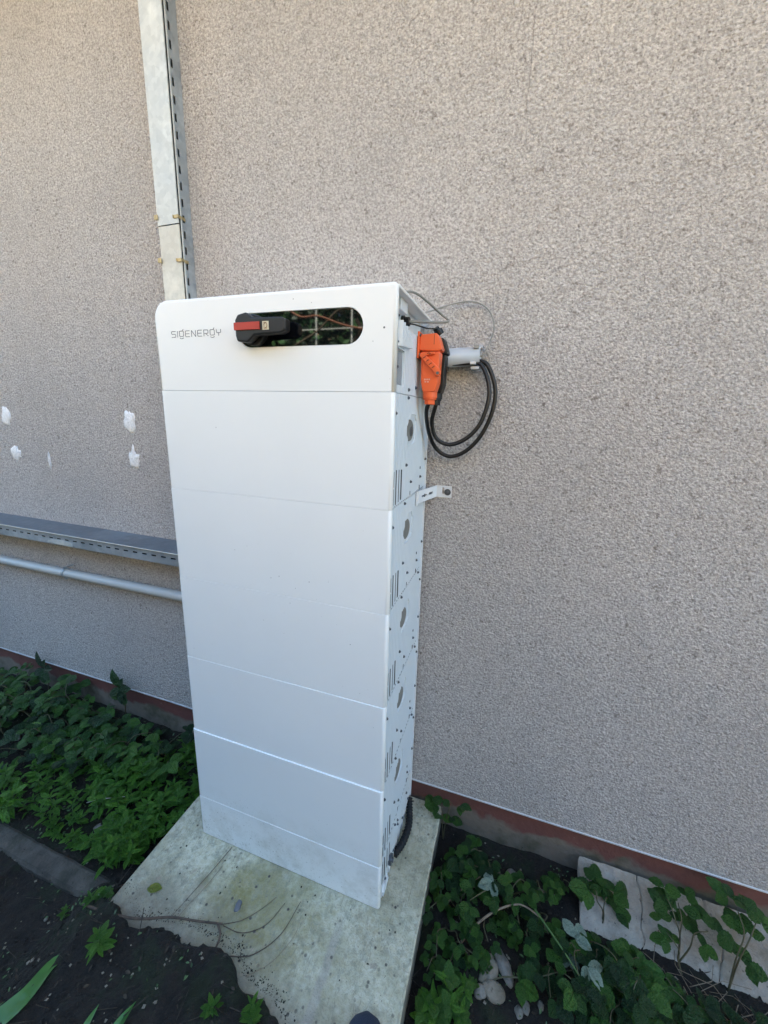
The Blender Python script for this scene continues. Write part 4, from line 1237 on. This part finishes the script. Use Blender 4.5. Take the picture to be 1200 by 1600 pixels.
stone(1.022, -.035, .017, (1, 1, .7), M_stonep, 'small round tan stone at the bottom edge')
stone(1.028, .0, .013, (1, 1.2, .7), M_stone, 'small tan stone between the larger brown stones')
stone(.925, .022, .010, (1.2, 1, .8), M_stonep, 'tiny white stone on the soil near the slab edge')
stone(1.005, .085, .012, (1.2, 1, .7), M_stonep, 'small white stone under the brown runner')
stone(.935, .10, .007, (1.2, 1, .8), M_stonep, 'small cream stone among leaves near the slab edge')
stone(1.105, .305, .015, (1.4, 1, .7), M_stonep, 'grey-white rubble stone close to the plinth')
stone(.888, -.03, .008, (1.1, 1, .8), M_stone, 'tiny tan stone next to the slab edge')
for x, y in [(1.15, -.02), (1.13, -.035), (1.19, .0)]: stone(x, y, rnd(.007, .011), (1.1, 1.5, .6), M_stonep, 'small pale stone half buried at the bottom edge', 'half-buried pale stones at the bottom edge')
stone(-.86, .23, .026, (1.2, 1, .7), M_stone, 'round tan stone lying among the left brambles')
stone(-.72, .24, .020, (1.6, 1, .6), M_stonep, 'pale grey stone under the left brambles near the plinth')
stone(-.80, .14, .014, (1.4, 1, .6), M_stonep, 'small pale stone among the left brambles')
stone(-.70, .15, .012, (1, 1.3, .6), M_stone, 'small yellowish stone left of the fresh bramble')
stone(-1.28, .10, .020, (2.0, .8, .5), M_stonep, 'white fragment lying under brambles at the left picture edge')
stone(-.38, -.02, .014, (1.8, .8, .5), M_stonep, 'grey-white flat fragment among the bright weeds')
stone(-.46, -.07, .016, (1.3, 1, .3), M_stonep, 'flat pale fragment between weeds and kerb')
stone(-.335, -.33, .006, (1, 1, .8), M_stonep, 'tiny white pebble on the dark soil before the kerb')
stone(.274, -.145, .011, (.85, 1.35, .5), m_flat('grey_pebble', (.11, .11, .12), .7), 'dark grey oval pebble lying on the concrete slab')
for k in range(26):
    x, y = rnd(-.08, .78), rnd(-.24, -.03)
    if y < mound_edge(x)+.01: continue
    stone(x, y, rnd(.0012, .0026), (1, 1.2, .6), M_soil, 'tiny dark crumb lying on the concrete slab', 'crumbs lying on the slab', cat='crumb')

# leaf and twigs on the slab
t = thing('fallen_leaf', 'single oval yellow-green leaf lying on the slab at its left corner', 'leaf', (-.035, -.205, .004))
put('leaf_blade', YL[0], t, frame(Vector((0, 0, .001)), Vector((.9, .35, .08)), Vector((-.1, -.1, 1)), .048))
runner([(-.19, -.30, .0), (-.09, -.30, .022), (.02, -.285, .032), (.11, -.245, .024), (.19, -.222, .016), (.262, -.200, .010)], .0042, M_twig, 'thick dark twig lying on the front left of the slab', 'twig', 'twig')
runner([(.25, -.205, .010), (.275, -.225, .010), (.285, -.262, .012)], .004, M_twig, 'short forked dark twig end on the mossy slab patch', 'twig', 'twig')
runner([(.14, -.012, .003), (.128, -.09, .004), (.112, -.17, .004), (.10, -.25, .01)], .0011, M_twig, 'very thin straight dark stalk from the cabinet foot to the twig', 'twig', 'twig')
runner([(.150, -.07, .003), (.140, -.14, .004), (.125, -.20, .005), (.12, -.25, .01)], .0009, M_twigl, 'thin pale stalk lying beside the straight dark stalk', 'twig', 'twig')
runner([(.262, -.200, .008), (.31, -.17, .004), (.35, -.125, .003), (.375, -.085, .003)], .0010, M_twig, 'thin dark tendril curving from the twig toward the cabinet', 'twig', 'twig')
runner([(.265, -.202, .008), (.33, -.195, .004), (.385, -.155, .003), (.41, -.09, .003)], .0013, M_twig, 'longer brown tendril curving on the slab below the first', 'twig', 'twig')
runner([(.33, -.252, .008), (.39, -.225, .004), (.44, -.16, .003), (.455, -.07, .003)], .0015, M_twig, 'dark tendril across the mossy patch of the slab', 'twig', 'twig')
runner([(.40, -.27, .006), (.45, -.22, .003), (.48, -.15, .003), (.475, -.10, .003)], .0008, M_twigl, 'faint pale tendril at the right of the mossy patch', 'twig', 'twig')
runner([(-.125, -.39, -.06), (-.10, -.34, -.02), (-.08, -.295, .005)], .003, M_twigl, 'light brown dead twig on the soil at lower left', 'twig', 'twig')
runner([(-.56, -.04, -.05), (-.50, -.03, -.02), (-.44, -.005, -.015), (-.40, .02, -.02)], .0016, m_flat('white_string', (.5, .5, .48), .6), 'thin whitish string lying over the bright weeds', 'string', 'string')
# bit of crumpled clear plastic wrap in the weeds
mb = MB(); n = 8
for j in range(n+1):
    for i in range(n+1):
        u, v = i/n-.5, j/n-.5
        mb.v.append((-.405 + u*.075, -.035 + v*.035, gh(-.405, -.035) + .03 + .012*noise.noise(Vector((u*6, v*6, 1)))))
for j in range(n):
    for i in range(n): mb.f.append((j*(n+1)+i, j*(n+1)+i+1, (j+1)*(n+1)+i+1, (j+1)*(n+1)+i)); mb.mi.append(0)
tag(obj('plastic_scrap', mb, m_flat('plastic_film', (.16, .19, .21), .25), origin=(-.405, -.035, gh(-.405, -.035))), 'crumpled grey-blue plastic scrap lying in the bright weeds', 'litter')

# ------------------------------------------------------------------ photographer's shoe tip
def shoe():
    t = thing('shoe', 'rounded navy blue toe of a shoe on the slab at the bottom edge', 'shoe', (.76, -.40, 0))
    a = Vector((.745, -.228)); dr = Vector((.22, -.975)).normalized(); sd_ = Vector((-dr.y, dr.x))
    def ring(u, z_, wf):
        L_ = .28; hw = .048*wf*(1 - .15*u) * math.sqrt(max(0, 1-(max(0, .16-u)/.16)**2))
        if u > .85: hw *= math.sqrt(max(0.02, 1-((u-.85)/.15)**2))
        c = a + dr*L_*u; return [(c.x+sd_.x*hw, c.y+sd_.y*hw, z_), (c.x-sd_.x*hw, c.y-sd_.y*hw, z_)]
    N_ = 22
    def shell(zlo, prof, mat, name, wf):
        mb = MB(); rings = []
        for i in range(N_+1):
            u = i/N_; top = prof(u); seg = []
            (x1, y1, _), (x2, y2, _) = ring(max(u, .003), 0, wf)
            for k in range(13):
                an = PI*k/12; cx, cy = (x1+x2)/2, (y1+y2)/2
                seg.append((cx+(x1-x2)/2*math.cos(an), cy+(y1-y2)/2*math.cos(an), zlo + (top-zlo)*math.sin(an)**.6))
            rings.append(seg)
        for s_ in rings: mb.v += s_
        for i in range(N_):
            for k in range(12): mb.f.append((i*13+k, i*13+k+1, (i+1)*13+k+1, (i+1)*13+k)); mb.mi.append(0)
        for i in (0, N_): mb.f.append(tuple(i*13+k for k in range(13))); mb.mi.append(0)
        obj(name, mb, mat, t, smooth=True)
    shell(.012, lambda u: .030 + .085*min(1, u*1.6)**.8 + .012*math.sin(min(1, u*5)*PI/2), M_cloth, 'upper', 1.0)
    shell(.001, lambda u: .020, M_sole, 'sole', 1.06)
shoe()

# ------------------------------------------------------------------ across the yard (hedge, branches and wires mirrored in the black window)
mb = MB()
random.seed(21)
for k in range(26000):
    x = rnd(-8, 9); ht = 2.5 + .5*fbm(x, 0, .7, 3) + .5*math.exp(-((x+1.35)/1.2)**2); dep = random.random()**2*.9
    z = -.1 + (ht+.1)*random.random()**.8; y = -2.75 - dep + .25*fbm(x, z, 1.2, 3)
    if 1.9 < z and random.random() < .15: y -= .5
    if k > 16000: x = random.gauss(-1.35, .8); z = rnd(1.5, 2.85); y = -2.9 - rnd(0, .7)
    d = Vector((rnd(-1, 1), rnd(-.6, 1), rnd(-.8, .6))).normalized(); w = d.cross(Vector((rnd(-1,1), rnd(-1,1), rnd(-1,1)))).normalized()
    l = rnd(.05, .12); p = Vector((x, y, z))
    mb.add([p, p+d*l*.5+w*l*.33, p+d*l, p+d*l*.5-w*l*.33], [(0,1,2,3)])
hedge = thing('hedge', 'dark dense hedge across the yard, mirrored in the black window strip', 'hedge', (0, -3.1, -.1))
obj('foliage', mb, mk_leaf('hedge_leaf', (.012, .035, .010), (.03, .075, .016), tr=False), hedge)
mb = MB()
for k in range(60):
    x = rnd(-7, 8); mb.tube(catmull([(x, -3.3, -.1), (x+rnd(-.3,.3), -3.3+rnd(-.2,.4), 1.0), (x+rnd(-.8,.8), -3.2+rnd(-.4,.5), 2.4)], 3), .018, 5, radii=None)
obj('trunks', mb, M_twig, hedge)
o = hedge.children[-1]; o['kind'] = 'stuff'
for (pts, mt, lb_) in [([(-1.0, -1.72, 2.60), (-.62, -1.72, 2.23), (-.40, -1.70, 2.19), (-.22, -1.72, 2.13), (.05, -1.70, 2.06), (.4, -1.7, 1.9)], 'r', 'bare reddish branch hanging before the wire fence, seen in the black window'),
                  ([(-.60, -1.70, 2.0), (-.42, -1.72, 2.10), (-.25, -1.70, 2.22), (-.1, -1.7, 2.24), (.2, -1.7, 2.4)], 't', 'second bare branch crossing the reddish one before the wire fence')]:
    mt = m_flat('reddish_bark', (.42, .18, .11), .8) if mt == 'r' else M_twigl
    tag(obj('branch', MB().tube(catmull(pts, 8), .007, 6), mt, origin=pts[0], smooth=True), lb_, 'branch')
bf = thing('unseen_board_fence', 'dark-stained board fence across the yard, unseen, blocking low light from the wall', 'fence', (0, -2.0, -.1))  # out of view; height and length shaped to dim the lower wall
M_board = m_flat('unseen_fence_dark_board', (.030, .022, .016), .7, var=.5, scale=12)
BD = MB().box(-.068, .068, -.011, .011, 0, 1).mesh('board', (0, 0, 0), [M_board])
for k in range(74):
    put('board', BD, bf, Matrix.Translation((-8.1 + k*.142, rnd(-.004, .004), 0)) @ Matrix.Diagonal((1, 1, 1.66 + rnd(-.02, .02), 1)))
for zz in (.4, 1.45): obj("unseen_fence_rail", MB().box(-8.2, 2.4, -2.06, -2.015, zz, zz+.09), M_board, bf)
M_pale_metal = m_flat('pale_zinc', (.85, .84, .78), .6)
fen = thing('wire_fence', 'thin wire fence with pale posts standing before the hedge', 'fence', (0, -1.8, -.1))
for x in (-2.9, -1.6, -.49, -.21, .95, 2.2): obj('post', MB().tube([(x, -1.8, -.1), (x+.02, -1.8, 2.75)], .006, 6), M_pale_metal, fen)
for z in (.5, 1.0, 1.5, 2.12, 2.5): obj('wire', MB().tube([(-5, -1.8, z), (3, -1.8, z+.01)], .005, 4), M_pale_metal, fen)
hs = thing('added_bounce_house', 'added cream house behind the viewer, unseen, bouncing warm light on the wall', 'house', (0, -14, -.1))  # unseen house added so its sunlit front warms the upper wall
M_cream = m_flat('bounce_house_cream', (.74, .52, .32), .9, scale=2); M_bounce_tile = m_flat('bounce_house_tile_red', (.25, .09, .05), .8, scale=6)
obj('bounce_house_walls', MB().box(-14, 14, -18, -9.5, -.1, 7.5), M_cream, hs)
obj('roof', MB().prism([(-18.6, 7.52), (-9.0, 7.52), (-14, 10.2)], -14.6, 14.6, 'x'), M_bounce_tile, hs)
for zz in (1.0, 4.0):
    for xx in (-9, -5, -1, 3, 7): obj('bounce_house_window', MB().box(xx, xx+1.2, -9.53, -9.47, zz, zz+1.4), M_glass, hs)
